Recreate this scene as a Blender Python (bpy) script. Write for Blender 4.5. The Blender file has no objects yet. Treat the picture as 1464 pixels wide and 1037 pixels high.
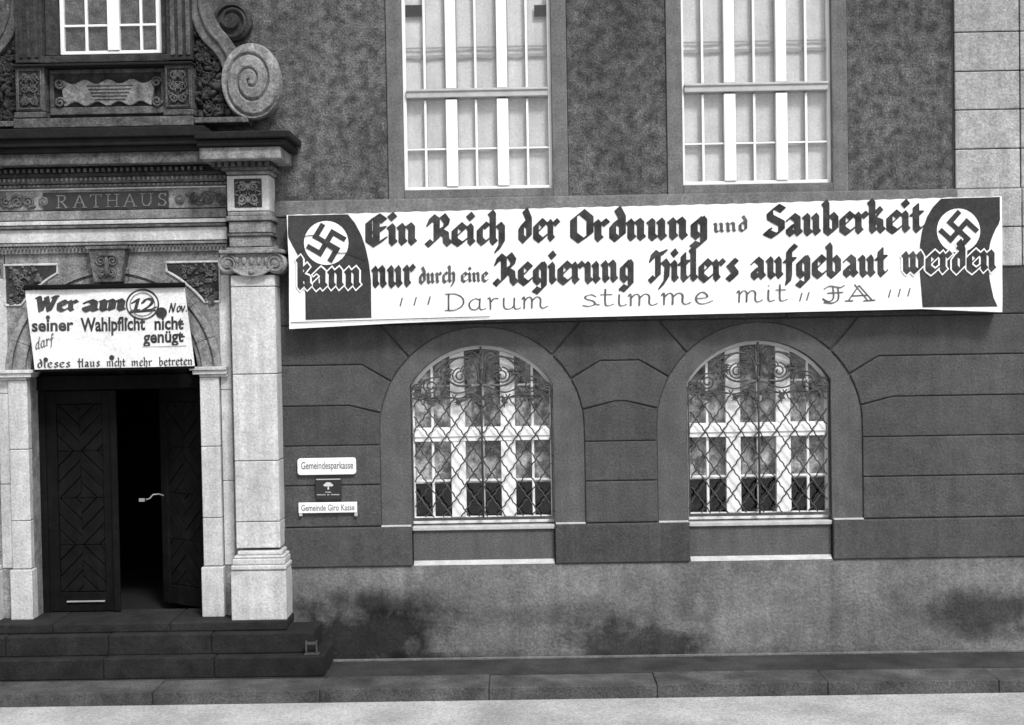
import bpy, bmesh, math, random
from mathutils import Vector, Matrix
random.seed(7)
PI = math.pi
SC = bpy.context.scene
COL = SC.collection

# ------------------------------------------------------------ camera, sky, sun
F = 1781.0
PITCH, YAW, ROLL = math.radians(-1.246), math.radians(-0.5), math.radians(-0.985)
CAM = Vector((0, -13, 3.377))
fwd = Vector((math.sin(YAW)*math.cos(PITCH), math.cos(YAW)*math.cos(PITCH), math.sin(PITCH)))
r0 = Vector((math.cos(YAW), -math.sin(YAW), 0))
u0 = r0.cross(fwd)
RT = r0*math.cos(ROLL) + u0*math.sin(ROLL)
UP = -r0*math.sin(ROLL) + u0*math.cos(ROLL)
cd = bpy.data.cameras.new('camera'); cam = bpy.data.objects.new('camera', cd); COL.objects.link(cam)
m = Matrix.Identity(4)
for i in range(3):
    m[i][0], m[i][1], m[i][2], m[i][3] = RT[i], UP[i], -fwd[i], CAM[i]
cam.matrix_world = m
cd.sensor_width = 36; cd.lens = 36*F/1464; cd.clip_end = 500
SC.camera = cam

SUN_EL, SUN_AZ = math.radians(52), math.radians(28)   # high, in front of the wall and a little to the right
world = bpy.data.worlds.new('World'); SC.world = world; world.use_nodes = True
nt = world.node_tree; nt.nodes.clear()
sky = nt.nodes.new('ShaderNodeTexSky'); sky.sky_type = 'NISHITA'; sky.sun_disc = False
sky.sun_elevation = SUN_EL; sky.sun_rotation = math.radians(180) - SUN_AZ
sky.dust_density = 4; sky.air_density = 1.5
bw = nt.nodes.new('ShaderNodeHueSaturation'); bw.inputs['Saturation'].default_value = 0
bg = nt.nodes.new('ShaderNodeBackground'); bg.inputs[1].default_value = 0.075
ow = nt.nodes.new('ShaderNodeOutputWorld')
nt.links.new(sky.outputs[0], bw.inputs['Color']); nt.links.new(bw.outputs[0], bg.inputs[0]); nt.links.new(bg.outputs[0], ow.inputs[0])
sl = bpy.data.lights.new('sun', 'SUN'); sl.energy = 1.5; sl.angle = math.radians(10); sl.color = (1, 1, 1)
so = bpy.data.objects.new('sun', sl); COL.objects.link(so)
sd = Vector((math.sin(SUN_AZ)*math.cos(SUN_EL), -math.cos(SUN_AZ)*math.cos(SUN_EL), math.sin(SUN_EL)))
so.rotation_euler = sd.to_track_quat('Z', 'Y').to_euler(); so.location = (4, -10, 12)
SC.view_settings.view_transform = 'Standard'; SC.view_settings.look = 'None'
SC.view_settings.gamma = 1; SC.view_settings.use_curve_mapping = False
SC.view_settings.exposure = 1.0
SC.cycles.use_denoising = True

# ------------------------------------------------------------ helpers
def W(px, py, y=0.0):
    """point of the plane Y=y seen at a photo pixel -> (x, z)"""
    d = RT*(px-732) - UP*(py-518) + fwd*F
    t = (y-CAM.y)/d.y
    p = CAM + d*t
    return p.x, p.z
def WX(px, py, y=0.0): return W(px, py, y)[0]
def WZ(px, py, y=0.0): return W(px, py, y)[1]

def mat(name, v, var=0.25, scale=6.0, fine=70.0, fvar=0.15, bump=0.3, bscale=None, rough=0.85, streak=0.0, stains=None, spec=0.3, metal=0, contrast=1.0, paper=0.0):
    M = bpy.data.materials.new(name); M.use_nodes = True
    n = M.node_tree.nodes; L = M.node_tree.links
    b = n['Principled BSDF']; b.inputs['Roughness'].default_value = rough
    b.inputs['Metallic'].default_value = metal
    b.inputs['Specular IOR Level'].default_value = spec
    g = n.new('ShaderNodeNewGeometry')
    def noise(s, det=5, ro=0.6, vec=None):
        t = n.new('ShaderNodeTexNoise'); t.inputs['Scale'].default_value = s; t.inputs['Detail'].default_value = det; t.inputs['Roughness'].default_value = ro
        L.new(vec or g.outputs['Position'], t.inputs['Vector']); return t.outputs['Fac']
    def mapr(s, a, c, lo, hi):
        t = n.new('ShaderNodeMapRange'); L.new(s, t.inputs[0])
        for k, q in zip((1, 2, 3, 4), (a, c, lo, hi)): t.inputs[k].default_value = q
        return t.outputs[0]
    def mul(a, c, op='MULTIPLY'):
        t = n.new('ShaderNodeMath'); t.operation = op
        for k, q in enumerate((a, c)):
            if isinstance(q, (int, float)): t.inputs[k].default_value = q
            else: L.new(q, t.inputs[k])
        return t.outputs[0]
    big = mapr(noise(scale), 0.5-0.22/contrast, 0.5+0.22/contrast, 1-var, 1+var)
    low = mapr(noise(0.7, 4), 0.3, 0.7, 1-var*0.7, 1+var*0.7)
    fi = noise(fine, 3, 0.7)
    f2 = mapr(fi, 0.3, 0.7, 1-fvar, 1+fvar)
    c = mul(mul(mul(big, low), f2), v)
    if streak:
        mp = n.new('ShaderNodeVectorMath'); mp.operation = 'MULTIPLY'; mp.inputs[1].default_value = (9, 9, 0.7)
        L.new(g.outputs['Position'], mp.inputs[0])
        c = mul(c, mapr(noise(1.0, 4, 0.6, mp.outputs[0]), 0.35, 0.65, 1-streak, 1.05))
    if stains:
        wob = mapr(noise(3.0, 8, 0.68), 0.3, 0.7, -0.6, 0.45)
        for (cx, cz, rx, rz, amt, soft) in stains:
            s1 = n.new('ShaderNodeVectorMath'); s1.operation = 'SUBTRACT'; s1.inputs[1].default_value = (cx, 0, cz); L.new(g.outputs['Position'], s1.inputs[0])
            s2 = n.new('ShaderNodeVectorMath'); s2.operation = 'MULTIPLY'; s2.inputs[1].default_value = (1/rx, 0, 1/rz); L.new(s1.outputs[0], s2.inputs[0])
            s3 = n.new('ShaderNodeVectorMath'); s3.operation = 'LENGTH'; L.new(s2.outputs[0], s3.inputs[0])
            c = mul(c, mapr(mul(s3.outputs['Value'], wob, 'ADD'), 1-soft-.1, 1+soft+.1, amt, 1.0))
    cc = n.new('ShaderNodeCombineColor')
    for k in range(3): L.new(c, cc.inputs[k])
    L.new(cc.outputs[0], b.inputs['Base Color'])
    if bump:
        bp = n.new('ShaderNodeBump'); bp.inputs['Strength'].default_value = bump; bp.inputs['Distance'].default_value = 0.02
        hs = mul(noise(bscale or fine*0.6, 6, 0.65), 1.0)
        L.new(hs, bp.inputs['Height']); L.new(bp.outputs[0], b.inputs['Normal'])
    return M

px = lambda x, y: W(x, y, -0.05)
st = []
for (x, y, rx, ry, amt, soft) in [(520, 915, 100, 50, 0.14, .35), (545, 862, 90, 16, 0.4, .5), (600, 940, 60, 8, .45, .4), (900, 925, 82, 32, 0.3, .22), (1405, 875, 75, 26, 0.28, .35),
                                  (1420, 905, 60, 10, .6, .4), (1365, 936, 30, 8, .8, .3), (775, 880, 170, 12, 0.72, .6), (560, 828, 38, 18, 1.5, .7), (815, 828, 45, 18, 1.45, .7), (1240, 825, 40, 12, 1.2, .6), (1455, 915, 50, 70, 1.35, .6)]:
    a = px(x, y); st.append((a[0], a[1], rx/137, ry/137, amt, soft))
for (x, y, rx, ry, amt, soft) in [(585, 850, 8, 60, .75, .6), (795, 860, 7, 70, .78, .6), (983, 850, 8, 60, .75, .6), (1192, 845, 7, 60, .78, .6), (1100, 938, 220, 9, .6, .6), (700, 942, 160, 8, .6, .6), (1300, 850, 30, 40, .85, .6)]:
    a = px(x, y); st.append((a[0], a[1], rx/137, ry/137, amt, soft))
M_STUCCO = mat('rough_stucco', 0.096, 0.5, 9, 52, 0.75, 1.0, 45, 0.95, 0.22, contrast=1.6)
M_RENDER = mat('smooth_dark_render', 0.066, 0.16, 5, 48, 0.34, 0.5, 45, 0.85, 0.12)
M_SURR = mat('grey_window_surround', 0.14, 0.22, 6, 48, 0.3, 0.5, 45, 0.9, 0.18)
M_SURL = mat('arch_surround_render', 0.092, 0.18, 5, 48, 0.32, 0.5, 45, 0.9, 0.12)
M_PLINTH = mat('weathered_plinth_render', 0.145, 0.28, 4, 50, 0.36, 0.7, 25, 0.95, 0.15, stains=st)
M_LEDGE = mat('pale_lit_ledge', 0.42, 0.2, 8, 90, 0.2, 0.2)  # paler than the walls: light on the ledge tops put into the colour
M_QUOIN = mat('pale_quoin_stone', 0.36, 0.25, 6, 48, 0.3, 0.5, 40, 0.9, 0.2)
M_STONE = mat('pale_portal_stone', 0.50, 0.16, 6, 48, 0.22, 0.4, 40, 0.85, 0.2)
M_STONE_MID = mat('weathered_portal_stone', 0.23, 0.4, 9, 48, 0.4, 0.7, 40, 0.9, 0.35)
M_STONE_GREY = mat('grimy_shaded_portal_stone', 0.115, 0.5, 10, 45, 0.45, 0.8, 35, 0.95, 0.35)  # grime, plus the darkness of the upper left put into the colour
M_STONE_DARK = mat('sooty_shaded_portal_stone', 0.042, 0.5, 10, 45, 0.45, 0.8, 30, 0.95, 0.35)  # soot, deepened to paint in the shade of the upper left
M_SOOT_SHADE = mat('black_crust_and_shade', 0.010, 0.4, 8, 45, 0.4, 0.5, 30, 0.95)  # black crust, with the deep shadow at the cornices painted in
M_VOLUTE = mat('volute_stone', 0.22, 0.5, 9, 50, 0.45, 0.9, 35, 0.9, 0.3)
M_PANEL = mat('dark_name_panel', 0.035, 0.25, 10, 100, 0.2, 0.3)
M_STEP = mat('worn_shaded_step_stone', 0.012, 0.6, 5, 45, 0.4, 0.6, 30, 0.9)  # worn stone, its colour darkened to carry the shade over the lower left
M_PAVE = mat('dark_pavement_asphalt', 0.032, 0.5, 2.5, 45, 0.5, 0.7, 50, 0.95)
M_KERB = mat('granite_kerb', 0.065, 0.6, 3, 50, 0.5, 0.7, 50, 0.9)
M_ROAD = mat('pale_dusty_road', 0.36, 0.25, 1.6, 45, 0.35, 0.8, 30, 0.95)
M_WOOD = mat('dark_oak', 0.006, 0.5, 8, 60, 0.4, 0.4, 40, 0.85, 0.4, spec=0.12)
M_WOODFR = mat('dark_oak_frame', 0.005, 0.5, 8, 60, 0.4, 0.3, 40, 0.85, 0.3, spec=0.12)
M_WHITE = mat('white_window_paint', 0.80, 0.05, 8, 100, 0.05, 0.1, 60, 0.45)
M_GREYW = mat('aged_white_paint', 0.42, 0.15, 8, 100, 0.1, 0.1, 60, 0.6)
M_INNER = mat('shaded_inner_bars', 0.28, 0.1, 8, 100, 0.1, 0.0, rough=0.6)  # darker than the outer bars: their shade is put into the colour
M_BLIND = mat('pale_window_blind', 0.58, 0.10, 5, 45, 0.14, 0.3, 12, 0.9, 0.12)
M_PANE_TONE = mat('pane_tone_sheet', 0.42, 0.7, 9, 40, 0.35, 0.3, 20, 0.9, contrast=1.8)  # pale mottle painting the tree reflections of the lower panes
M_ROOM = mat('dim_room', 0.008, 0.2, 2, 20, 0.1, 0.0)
M_IRON = mat('wrought_iron', 0.055, 0.3, 20, 60, 0.3, 0.2, 90, 0.6, spec=0.4)
M_CLOTH = mat('white_banner_cloth', 0.80, 0.07, 3, 45, 0.08, 0.7, 5, 0.95, spec=0.1)
M_FLAGC = mat('dark_banner_dye', 0.045, 0.2, 6, 45, 0.3, 0.25, 6, 0.95, spec=0.1)
M_PAINT = mat('dark_letter_paint', 0.045, 0.45, 9, 50, 0.3, 0.0, rough=0.95, spec=0.1)
M_THIN = mat('thin_letter_paint', 0.10, 0.35, 14, 90, 0.3, 0.0, rough=0.9, spec=0.1)
M_PCLOTH = mat('white_placard_sheet', 0.68, 0.12, 5, 45, 0.14, 0.6, 8, 0.95, spec=0.1)
M_ENAMEL = mat('white_enamel', 0.80, 0.05, 10, 100, 0.04, 0.05, 60, 0.3, spec=0.5)
M_BLACKEN = mat('black_enamel', 0.02, 0.15, 10, 100, 0.1, 0.05, 60, 0.35, spec=0.5)
M_SIGNTXT = mat('sign_lettering', 0.16, 0.2, 20, 100, 0.1, 0.0)
M_PALETXT = mat('pale_lettering', 0.5, 0.2, 20, 100, 0.1, 0.0)
M_CARVTXT = mat('carved_lettering', 0.14, 0.3, 12, 50, 0.3, 0.3)
M_BRASS = mat('polished_metal', 0.35, 0.1, 20, 100, 0.1, 0.0, rough=0.3, metal=0.6)

M_GLASS = bpy.data.materials.new('window_glass'); M_GLASS.use_nodes = True
_n = M_GLASS.node_tree.nodes; _l = M_GLASS.node_tree.links; _n.clear()
_o = _n.new('ShaderNodeOutputMaterial'); _mx = _n.new('ShaderNodeMixShader'); _t = _n.new('ShaderNodeBsdfTransparent'); _g = _n.new('ShaderNodeBsdfGlossy')
_t.inputs[0].default_value = (.98, .98, .98, 1); _g.inputs['Roughness'].default_value = 0.03
_lw = _n.new('ShaderNodeLayerWeight'); _lw.inputs[0].default_value = 0.5
_pw = _n.new('ShaderNodeMath'); _pw.operation = 'POWER'; _pw.inputs[1].default_value = 5; _l.new(_lw.outputs['Facing'], _pw.inputs[0])
_f = _n.new('ShaderNodeMath'); _f.operation = 'MULTIPLY_ADD'; _f.inputs[1].default_value = .9; _f.inputs[2].default_value = .04; _l.new(_pw.outputs[0], _f.inputs[0])
_nz = _n.new('ShaderNodeTexNoise'); _nz.inputs['Scale'].default_value = 2.5
_bp = _n.new('ShaderNodeBump'); _bp.inputs['Strength'].default_value = 0.08
_l.new(_nz.outputs[0], _bp.inputs['Height']); _l.new(_bp.outputs[0], _g.inputs['Normal'])
_l.new(_f.outputs[0], _mx.inputs[0]); _l.new(_t.outputs[0], _mx.inputs[1]); _l.new(_g.outputs[0], _mx.inputs[2]); _l.new(_mx.outputs[0], _o.inputs[0])

class MB:
    """collects shapes into one mesh"""
    def __init__(s): s.v = []; s.f = []
    def add(s, vs, fs):
        o = len(s.v); s.v += [tuple(v) for v in vs]; s.f += [tuple(i+o for i in f) for f in fs]; return s
    def box(s, x0, x1, y0, y1, z0, z1):
        if x1 < x0: x0, x1 = x1, x0
        if y1 < y0: y0, y1 = y1, y0
        if z1 < z0: z0, z1 = z1, z0
        v = [(x0,y0,z0),(x1,y0,z0),(x1,y1,z0),(x0,y1,z0),(x0,y0,z1),(x1,y0,z1),(x1,y1,z1),(x0,y1,z1)]
        return s.add(v, [(0,3,2,1),(4,5,6,7),(0,1,5,4),(1,2,6,5),(2,3,7,6),(3,0,4,7)])
    def prism(s, pts, y0, y1):
        """polygon in the XZ plane, front at y0 (towards the street), back at y1"""
        a = sum(pts[i][0]*pts[(i+1) % len(pts)][1]-pts[(i+1) % len(pts)][0]*pts[i][1] for i in range(len(pts)))
        if a < 0: pts = pts[::-1]
        n = len(pts)
        v = [(p[0], y0, p[1]) for p in pts]+[(p[0], y1, p[1]) for p in pts]
        return s.add(v, [tuple(range(n)), tuple(range(2*n-1, n-1, -1))]+[(i, n+i, n+(i+1) % n, (i+1) % n) for i in range(n)])
    def strip(s, A, B, y0, y1):
        """band between two open paths of equal length, extruded"""
        n = len(A)
        v = [(p[0], y0, p[1]) for p in A]+[(p[0], y0, p[1]) for p in B]+[(p[0], y1, p[1]) for p in A]+[(p[0], y1, p[1]) for p in B]
        f = []
        for i in range(n-1):
            f += [(i, i+1, n+i+1, n+i), (2*n+i, 3*n+i, 3*n+i+1, 2*n+i+1), (i, 2*n+i, 2*n+i+1, i+1), (n+i, n+i+1, 3*n+i+1, 3*n+i)]
        f += [(0, n, 3*n, 2*n), (n-1, 3*n-1, 4*n-1, 2*n-1)]
        return s.add(v, f)
    def tube(s, pts, r, k=5, closed=False, taper=None):
        pts = [Vector(p) for p in pts]; n = len(pts); v = []; f = []
        for i, p in enumerate(pts):
            t = (pts[min(i+1, n-1)]-pts[max(i-1, 0)])
            if t.length < 1e-9: t = Vector((1, 0, 0))
            t.normalize()
            a = t.cross(Vector((0, 1, 0)))
            if a.length < 1e-3: a = t.cross(Vector((1, 0, 0)))
            a.normalize(); b = t.cross(a)
            rr = r*(taper(i/(n-1)) if taper else 1)
            for j in range(k):
                q = 2*PI*j/k; v.append(p+a*math.cos(q)*rr+b*math.sin(q)*rr)
        for i in range(n-1):
            for j in range(k): f.append((i*k+j, i*k+(j+1) % k, (i+1)*k+(j+1) % k, (i+1)*k+j))
        f.append(tuple(range(k-1, -1, -1))); f.append(tuple((n-1)*k+j for j in range(k)))
        return s.add(v, f)
    def blob(s, c, rx, ry, rz, k=8, m=5, jit=0.0):
        v = []; f = []
        for i in range(m+1):
            th = PI*i/m
            for j in range(k):
                ph = 2*PI*j/k; q = 1+random.uniform(-jit, jit)
                v.append((c[0]+rx*q*math.sin(th)*math.cos(ph), c[1]+ry*q*math.sin(th)*math.sin(ph), c[2]+rz*q*math.cos(th)))
        for i in range(m):
            for j in range(k): f.append((i*k+j, (i+1)*k+j, (i+1)*k+(j+1) % k, i*k+(j+1) % k))
        return s.add(v, f)
    def rings(s, cx, cz, prof, k=40, ax=1.0, az=1.0):
        """turned disc facing the street: prof = [(radius, y), ...]"""
        v = []; f = []; n = len(prof)
        for (r, y) in prof:
            for j in range(k):
                a = 2*PI*j/k; v.append((cx+r*ax*math.cos(a), y, cz+r*az*math.sin(a)))
        for i in range(n-1):
            for j in range(k): f.append((i*k+j, i*k+(j+1) % k, (i+1)*k+(j+1) % k, (i+1)*k+j))
        f.append(tuple((n-1)*k+j for j in range(k)))
        return s.add(v, f)
    def build(s, name, M, parent=None, bev=0.0, smooth=False, kind=None, label=None):
        me = bpy.data.meshes.new(name); me.from_pydata(s.v, [], s.f); me.materials.append(M)
        bm = bmesh.new(); bm.from_mesh(me); bmesh.ops.recalc_face_normals(bm, faces=bm.faces); bm.to_mesh(me); bm.free()
        if smooth:
            for p in me.polygons: p.use_smooth = True
        o = bpy.data.objects.new(name, me); COL.objects.link(o)
        if parent: o.parent = parent
        if bev:
            b = o.modifiers.new('edge', 'BEVEL'); b.width = bev; b.segments = 2; b.limit_method = 'ANGLE'; b.angle_limit = 0.6
        if kind: o['kind'] = kind
        if label: o['label'] = label
        return o

def box(name, M, x0, x1, y0, y1, z0, z1, parent=None, bev=0.006, **k): return MB().box(x0, x1, y0, y1, z0, z1).build(name, M, parent, bev, **k)
def thing(name, label, cat, loc=(0, 0, 0), group=None):
    o = bpy.data.objects.new(name, None); COL.objects.link(o); o.location = loc; o.empty_display_size = .2
    o['label'] = label; o['category'] = cat
    if group: o['group'] = group
    return o
def smooth_path(P, n=6, closed=False):
    out = []; N = len(P)
    for i in range(N-1):
        p0, p1, p2, p3 = P[max(i-1, 0)], P[i], P[i+1], P[min(i+2, N-1)]
        for j in range(n):
            t = j/n
            out.append(tuple(0.5*((2*p1[k])+(-p0[k]+p2[k])*t+(2*p0[k]-5*p1[k]+4*p2[k]-p3[k])*t*t+(-p0[k]+3*p1[k]-3*p2[k]+p3[k])*t**3) for k in range(len(p1))))
    out.append(tuple(P[-1])); return out
def spiral(cx, cz, r0, r1, a0, turns, n=40):
    return [(cx+(r0+(r1-r0)*i/n)*math.cos(a0+turns*2*PI*i/n), cz+(r0+(r1-r0)*i/n)*math.sin(a0+turns*2*PI*i/n)) for i in range(n+1)]
def interp(tab, x):
    if x <= tab[0][0]: return tab[0][1]
    for a, b in zip(tab, tab[1:]):
        if x <= b[0]: return a[1]+(b[1]-a[1])*(x-a[0])/(b[0]-a[0])
    return tab[-1][1]

# ------------------------------------------------------------ ground
XL, XR, ZT = -9.5, 9.5, 8.0
MB().box(-40, 40, -60, -1.12, -0.6, -0.12).build('road', M_ROAD, kind='structure')
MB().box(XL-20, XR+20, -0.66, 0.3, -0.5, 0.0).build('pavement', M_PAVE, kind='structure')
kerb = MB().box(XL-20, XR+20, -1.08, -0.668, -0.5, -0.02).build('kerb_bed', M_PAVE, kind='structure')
MB().box(XL, XR, -.085, -.052, 0.0, .022).build('wall_foot', M_SURR, kerb, .004)
x = WX(950, 990, -1.1)-1.63*8
k0 = None
while x < XR:
    L = 1.63+random.uniform(-.02, .02)
    t = random.uniform(-.006, .006)
    MB().box(x+0.003, x+L-0.003, -1.115, -0.672, -0.3, 0.004+t).build('kerb_stone', M_KERB, kerb, 0.008)
    x += L

# ------------------------------------------------------------ town hall
hall = thing('town_hall', 'old rendered town hall front with carved stone portal and four large windows', 'building', (0, 0, 0))

S = 137.0
CZ1 = WZ(689, 613); CX1 = WX(689, 613)        # centre of the first arch
CX2 = WX(1085, 606); 
def lz(dy): return CZ1+dy/S
RO, RI, HW = 146/S, 120/S, 102/S
ZJ = [lz(-194), lz(-137), lz(-77), lz(-20), lz(37), lz(95), lz(152)]
PLX1 = WX(398, 640)                           # where the portal ends
STRZ0, STRZ1 = WZ(1000, 300), WZ(1000, 277)   # string course
# rusticated backing plane with arched openings, at y = -0.01
def arch_pts(cx, R, a0, a1, n): return [(cx+R*math.cos(a0+(a1-a0)*i/n), CZ1+R*math.sin(a0+(a1-a0)*i/n)) for i in range(n+1)]
b = MB()
e = 0.03
YB = -0.012
zb, zt = ZJ[0], STRZ0+0.05
XDC = WX(164, 600, -.15); DHW = 124/S*.985
cells = [(XL, XDC-DHW-.02), (XDC+DHW+.02, CX1-RO+e), (CX1+RO-e, CX2-RO+e), (CX2+RO-e, XR)]
for (a, c) in cells: b.box(a, c, YB, 0.25, zb, zt)
for cx in (CX1, CX2):
    A = arch_pts(cx, RO-e, PI, 0, 24); B = [(cx-RO+e+2*(RO-e)*i/24, zt) for i in range(25)]
    b.strip(A, B, YB, 0.25)
    b.box(cx-RO+e, cx+RO-e, 0.05, 0.25, zb, ZJ[1]-0.02)
b.build('joint_backing', M_RENDER, hall)

G = 0.005; YF = -0.036
M_RENDERS = [M_RENDER, mat('smooth_dark_render_b', 0.058, 0.22, 4, 48, 0.36, 0.6, 45, 0.85, 0.18), mat('smooth_dark_render_c', 0.074, 0.22, 6, 48, 0.36, 0.6, 45, 0.85, 0.15)]
def block(pts, yf=YF, M=None, name='stone_block'): return MB().prism(pts, yf-random.uniform(0, .005), -0.013).build(name, M or random.choice(M_RENDERS), hall, 0.011)
def shrink(p, cx, cz, g=G): return p
def left_of(cx, xfar):  # blocks on the left of an arch reaching to x = xfar (sgn -1) or on the right (sgn +1)
    pass
def side(cx, sg):
    """arch-side vertices of each row for the side sg of the arch at cx"""
    def P(dx, dy): return (cx+sg*dx/S, lz(dy))
    def arc(d0, d1, n=5): return [(cx+sg*(RO+G)*math.cos(math.radians(d0+(d1-d0)*i/n)), CZ1+(RO+G)*math.sin(math.radians(d0+(d1-d0)*i/n))) for i in range(n+1)]
    g = G*S
    return {
        1: [P(146+g, -137+g), P(146+g, -77-g)], 2: [P(146+g, -77+g), P(146+g, -20-g)],
        3: [P(146+g, -20+g), P(146+g, 0)] + arc(0, 9.6) + [P(190, 37-g)],
        4: [P(190, 37+g)] + arc(10.6, 28.2) + [P(170, 95-g)],
        5: [P(170, 95+g)] + arc(29.2, 45.1) + [P(143, 152-g)],
    }
def far(x, r):  # straight far side, bottom to top
    lo = [0, ZJ[1], ZJ[2], ZJ[3], ZJ[4], ZJ[5]][r]+G; hi = [0, ZJ[2], ZJ[3], ZJ[4], ZJ[5], ZJ[6]][r]-G
    return [(x, lo), (x, hi)]
A1L, A1R, A2L, A2R = side(CX1, -1), side(CX1, 1), side(CX2, -1), side(CX2, 1)
xfarR = XR
for r in range(1, 6):
    block(A1L[r] + far(PLX1-0.05, r)[::-1])
    block(A1R[r] + A2L[r][::-1])
    block(A2R[r] + far(xfarR, r)[::-1])
for cx in (CX1, CX2):
    arc = [(cx+(RO+G)*math.cos(math.radians(d)), CZ1+(RO+G)*math.sin(math.radians(d))) for d in [46.1+i*(87.8/16) for i in range(17)]]
    block(arc + [(cx-141/S, ZJ[6]-G), (cx+141/S, ZJ[6]-G)])
# rows hidden behind the banner
hz = (STRZ0-ZJ[6])/2
for i in range(2):
    z0, z1 = ZJ[6]+i*hz+G, ZJ[6]+(i+1)*hz-G
    for (a, c) in [(PLX1-0.05, CX1-0.4), (CX1-0.4, CX1+1.4), (CX1+1.4, CX2+.3), (CX2+.3, XR-4), (XR-4, XR)]:
        a2 = a+G+(0.3*i if a > PLX1 else 0); c2 = c-G+(0.3*i if c < XR else 0)
        block([(a2, z0), (c2, z0), (c2, z1), (a2, z1)])
# left of the portal (outside the picture)
PLX0 = WX(164, 600)*2-PLX1
for i in range(5):
    block([(XL, ZJ[i+1]+G), (PLX0+0.05, ZJ[i+1]+G), (PLX0+0.05, ZJ[i+2]-G), (XL, ZJ[i+2]-G)])
# course under the windows
XA = [CX1-HW, CX1+HW, CX2-HW, CX2+HW]
for (a, c) in [(XL, PLX0+0.05), (PLX1-0.05, XA[0]), (XA[1], XA[2]), (XA[3], XA[3]+2.9), (XA[3]+2.9, XR)]:
    block([(a+G*.5, ZJ[0]+.003), (c-G*.5, ZJ[0]+.003), (c-G*.5, ZJ[1]-G), (a+G*.5, ZJ[1]-G)], -0.070)
# plinth
plinth = MB().box(XL, XDC-DHW-.02, -0.05, 0.25, -0.1, ZJ[0]).box(XDC+DHW+.02, XR, -0.05, 0.25, -0.1, ZJ[0]).build('plinth', M_PLINTH, hall, 0.012)
for cx in (CX1, CX2):
    box('window_apron', M_SURL, cx-HW+.004, cx+HW-.004, 0.0, 0.049, ZJ[0], ZJ[1]-0.06, hall)
    # weathered sloping ledge on the plinth, its lit top put into a pale colour
    MB().add([(cx-HW+.01, -0.052, ZJ[0]+.002), (cx+HW-.01, -0.052, ZJ[0]+.002), (cx+HW-.01, -0.002, ZJ[0]+.045), (cx-HW+.01, -0.002, ZJ[0]+.045), (cx-HW+.01, -0.002, ZJ[0]+.002), (cx+HW-.01, -0.002, ZJ[0]+.002)],
             [(0, 1, 2, 3), (0, 3, 4), (1, 5, 2), (3, 2, 5, 4), (0, 4, 5, 1)]).build('plinth_ledge', M_LEDGE, hall)
    # surround of the arched window
    n = 24
    o_, i_ = [], []
    o_.append((cx-RO, ZJ[1]-0.02)); i_.append((cx-HW, ZJ[1]-0.02))
    o_.append((cx-RO, CZ1)); i_.append((cx-HW, CZ1+0.2))
    ph0 = math.acos(HW/RI)
    for k in range(n+1):
        th = PI-PI*k/n; ph = (PI-ph0)-(PI-2*ph0)*k/n
        o_.append((cx+RO*math.cos(th), CZ1+RO*math.sin(th))); i_.append((cx+RI*math.cos(ph), CZ1+RI*math.sin(ph)))
    o_.append((cx+RO, CZ1)); i_.append((cx+HW, CZ1+0.2))
    o_.append((cx+RO, ZJ[1]-0.02)); i_.append((cx+HW, ZJ[1]-0.02))
    MB().strip(o_, i_, -0.02, 0.24).build('arch_surround', M_SURL, hall, 0.012)
    for sg in (-1, 1):
        box('surround_foot', M_LEDGE, cx+sg*(RO-.002), cx+sg*(HW+.01), -0.073, -0.021, ZJ[1]-G+.001, ZJ[1]+.012, hall, 0.004)  # thin pale cap, the lit top of the course put into its colour

# string course and upper wall
MB().box(PLX1-.1, XR, -0.055, 0.2, STRZ0, STRZ1).build('string_course', M_SURR, hall, 0.015)
U1, U2 = WX(683, 200), WX(1082.5, 195)
UB = WZ(683, 270); UHW = 106/S; UT = UB+2.75
SWL, SWB = 23/S, (WZ(683, 270)-STRZ1)
b = MB()
zs = STRZ1
segs = [(XL, U1-UHW-SWL), (U1+UHW+SWL, U2-UHW-SWL), (U2+UHW+SWL, WX(1361, 150))]
PZ = WZ(164, 180)
for (a, c) in segs:
    b.box(a, c, 0.0, 0.25, zs-0.02, ZT)
for u in (U1, U2): b.box(u-UHW-SWL, u+UHW+SWL, 0.0, 0.25, UT+.17, ZT)
b.build('upper_wall', M_STUCCO, hall)
for u in (U1, U2):
    f = MB()
    f.box(u-UHW-SWL+.006, u-UHW, -0.022, 0.2, zs-.01, UT+.16)
    f.box(u+UHW, u+UHW+SWL-.006, -0.022, 0.2, zs-.01, UT+.16)
    f.box(u-UHW, u+UHW, -0.022, 0.2, zs-.01, UB)
    f.box(u-UHW, u+UHW, -0.022, 0.2, UT, UT+.16)
    f.build('window_surround', M_SURR, hall, 0.01)
# quoins
QX = WX(1363, 150)
qz = [WZ(1410, y) for y in (381, 325, 270, 213, 157, 102, 46, -10, -66, -122)]
MB().box(QX-.01, XR, 0.0, 0.25, ZJ[6]+.1, ZT).build('quoin_backing', M_RENDER, hall)
for i in range(len(qz)-1):
    x1 = WX(1457, 150)+ (0.0 if i % 2 else 0.0)
    MB().box(QX+.008, x1-.006, -0.03 if qz[i] > STRZ1-.05 else -.06, 0.0, max(qz[i], 0)+G, qz[i+1]-G).build('quoin', M_QUOIN, hall, 0.01)
    MB().box(x1+.006, x1+1.3+(.3 if i % 2 else 0), -0.03 if qz[i] > STRZ1-.05 else -.06, 0.0, qz[i]+G, qz[i+1]-G).build('quoin', M_QUOIN, hall, 0.01)

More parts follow.
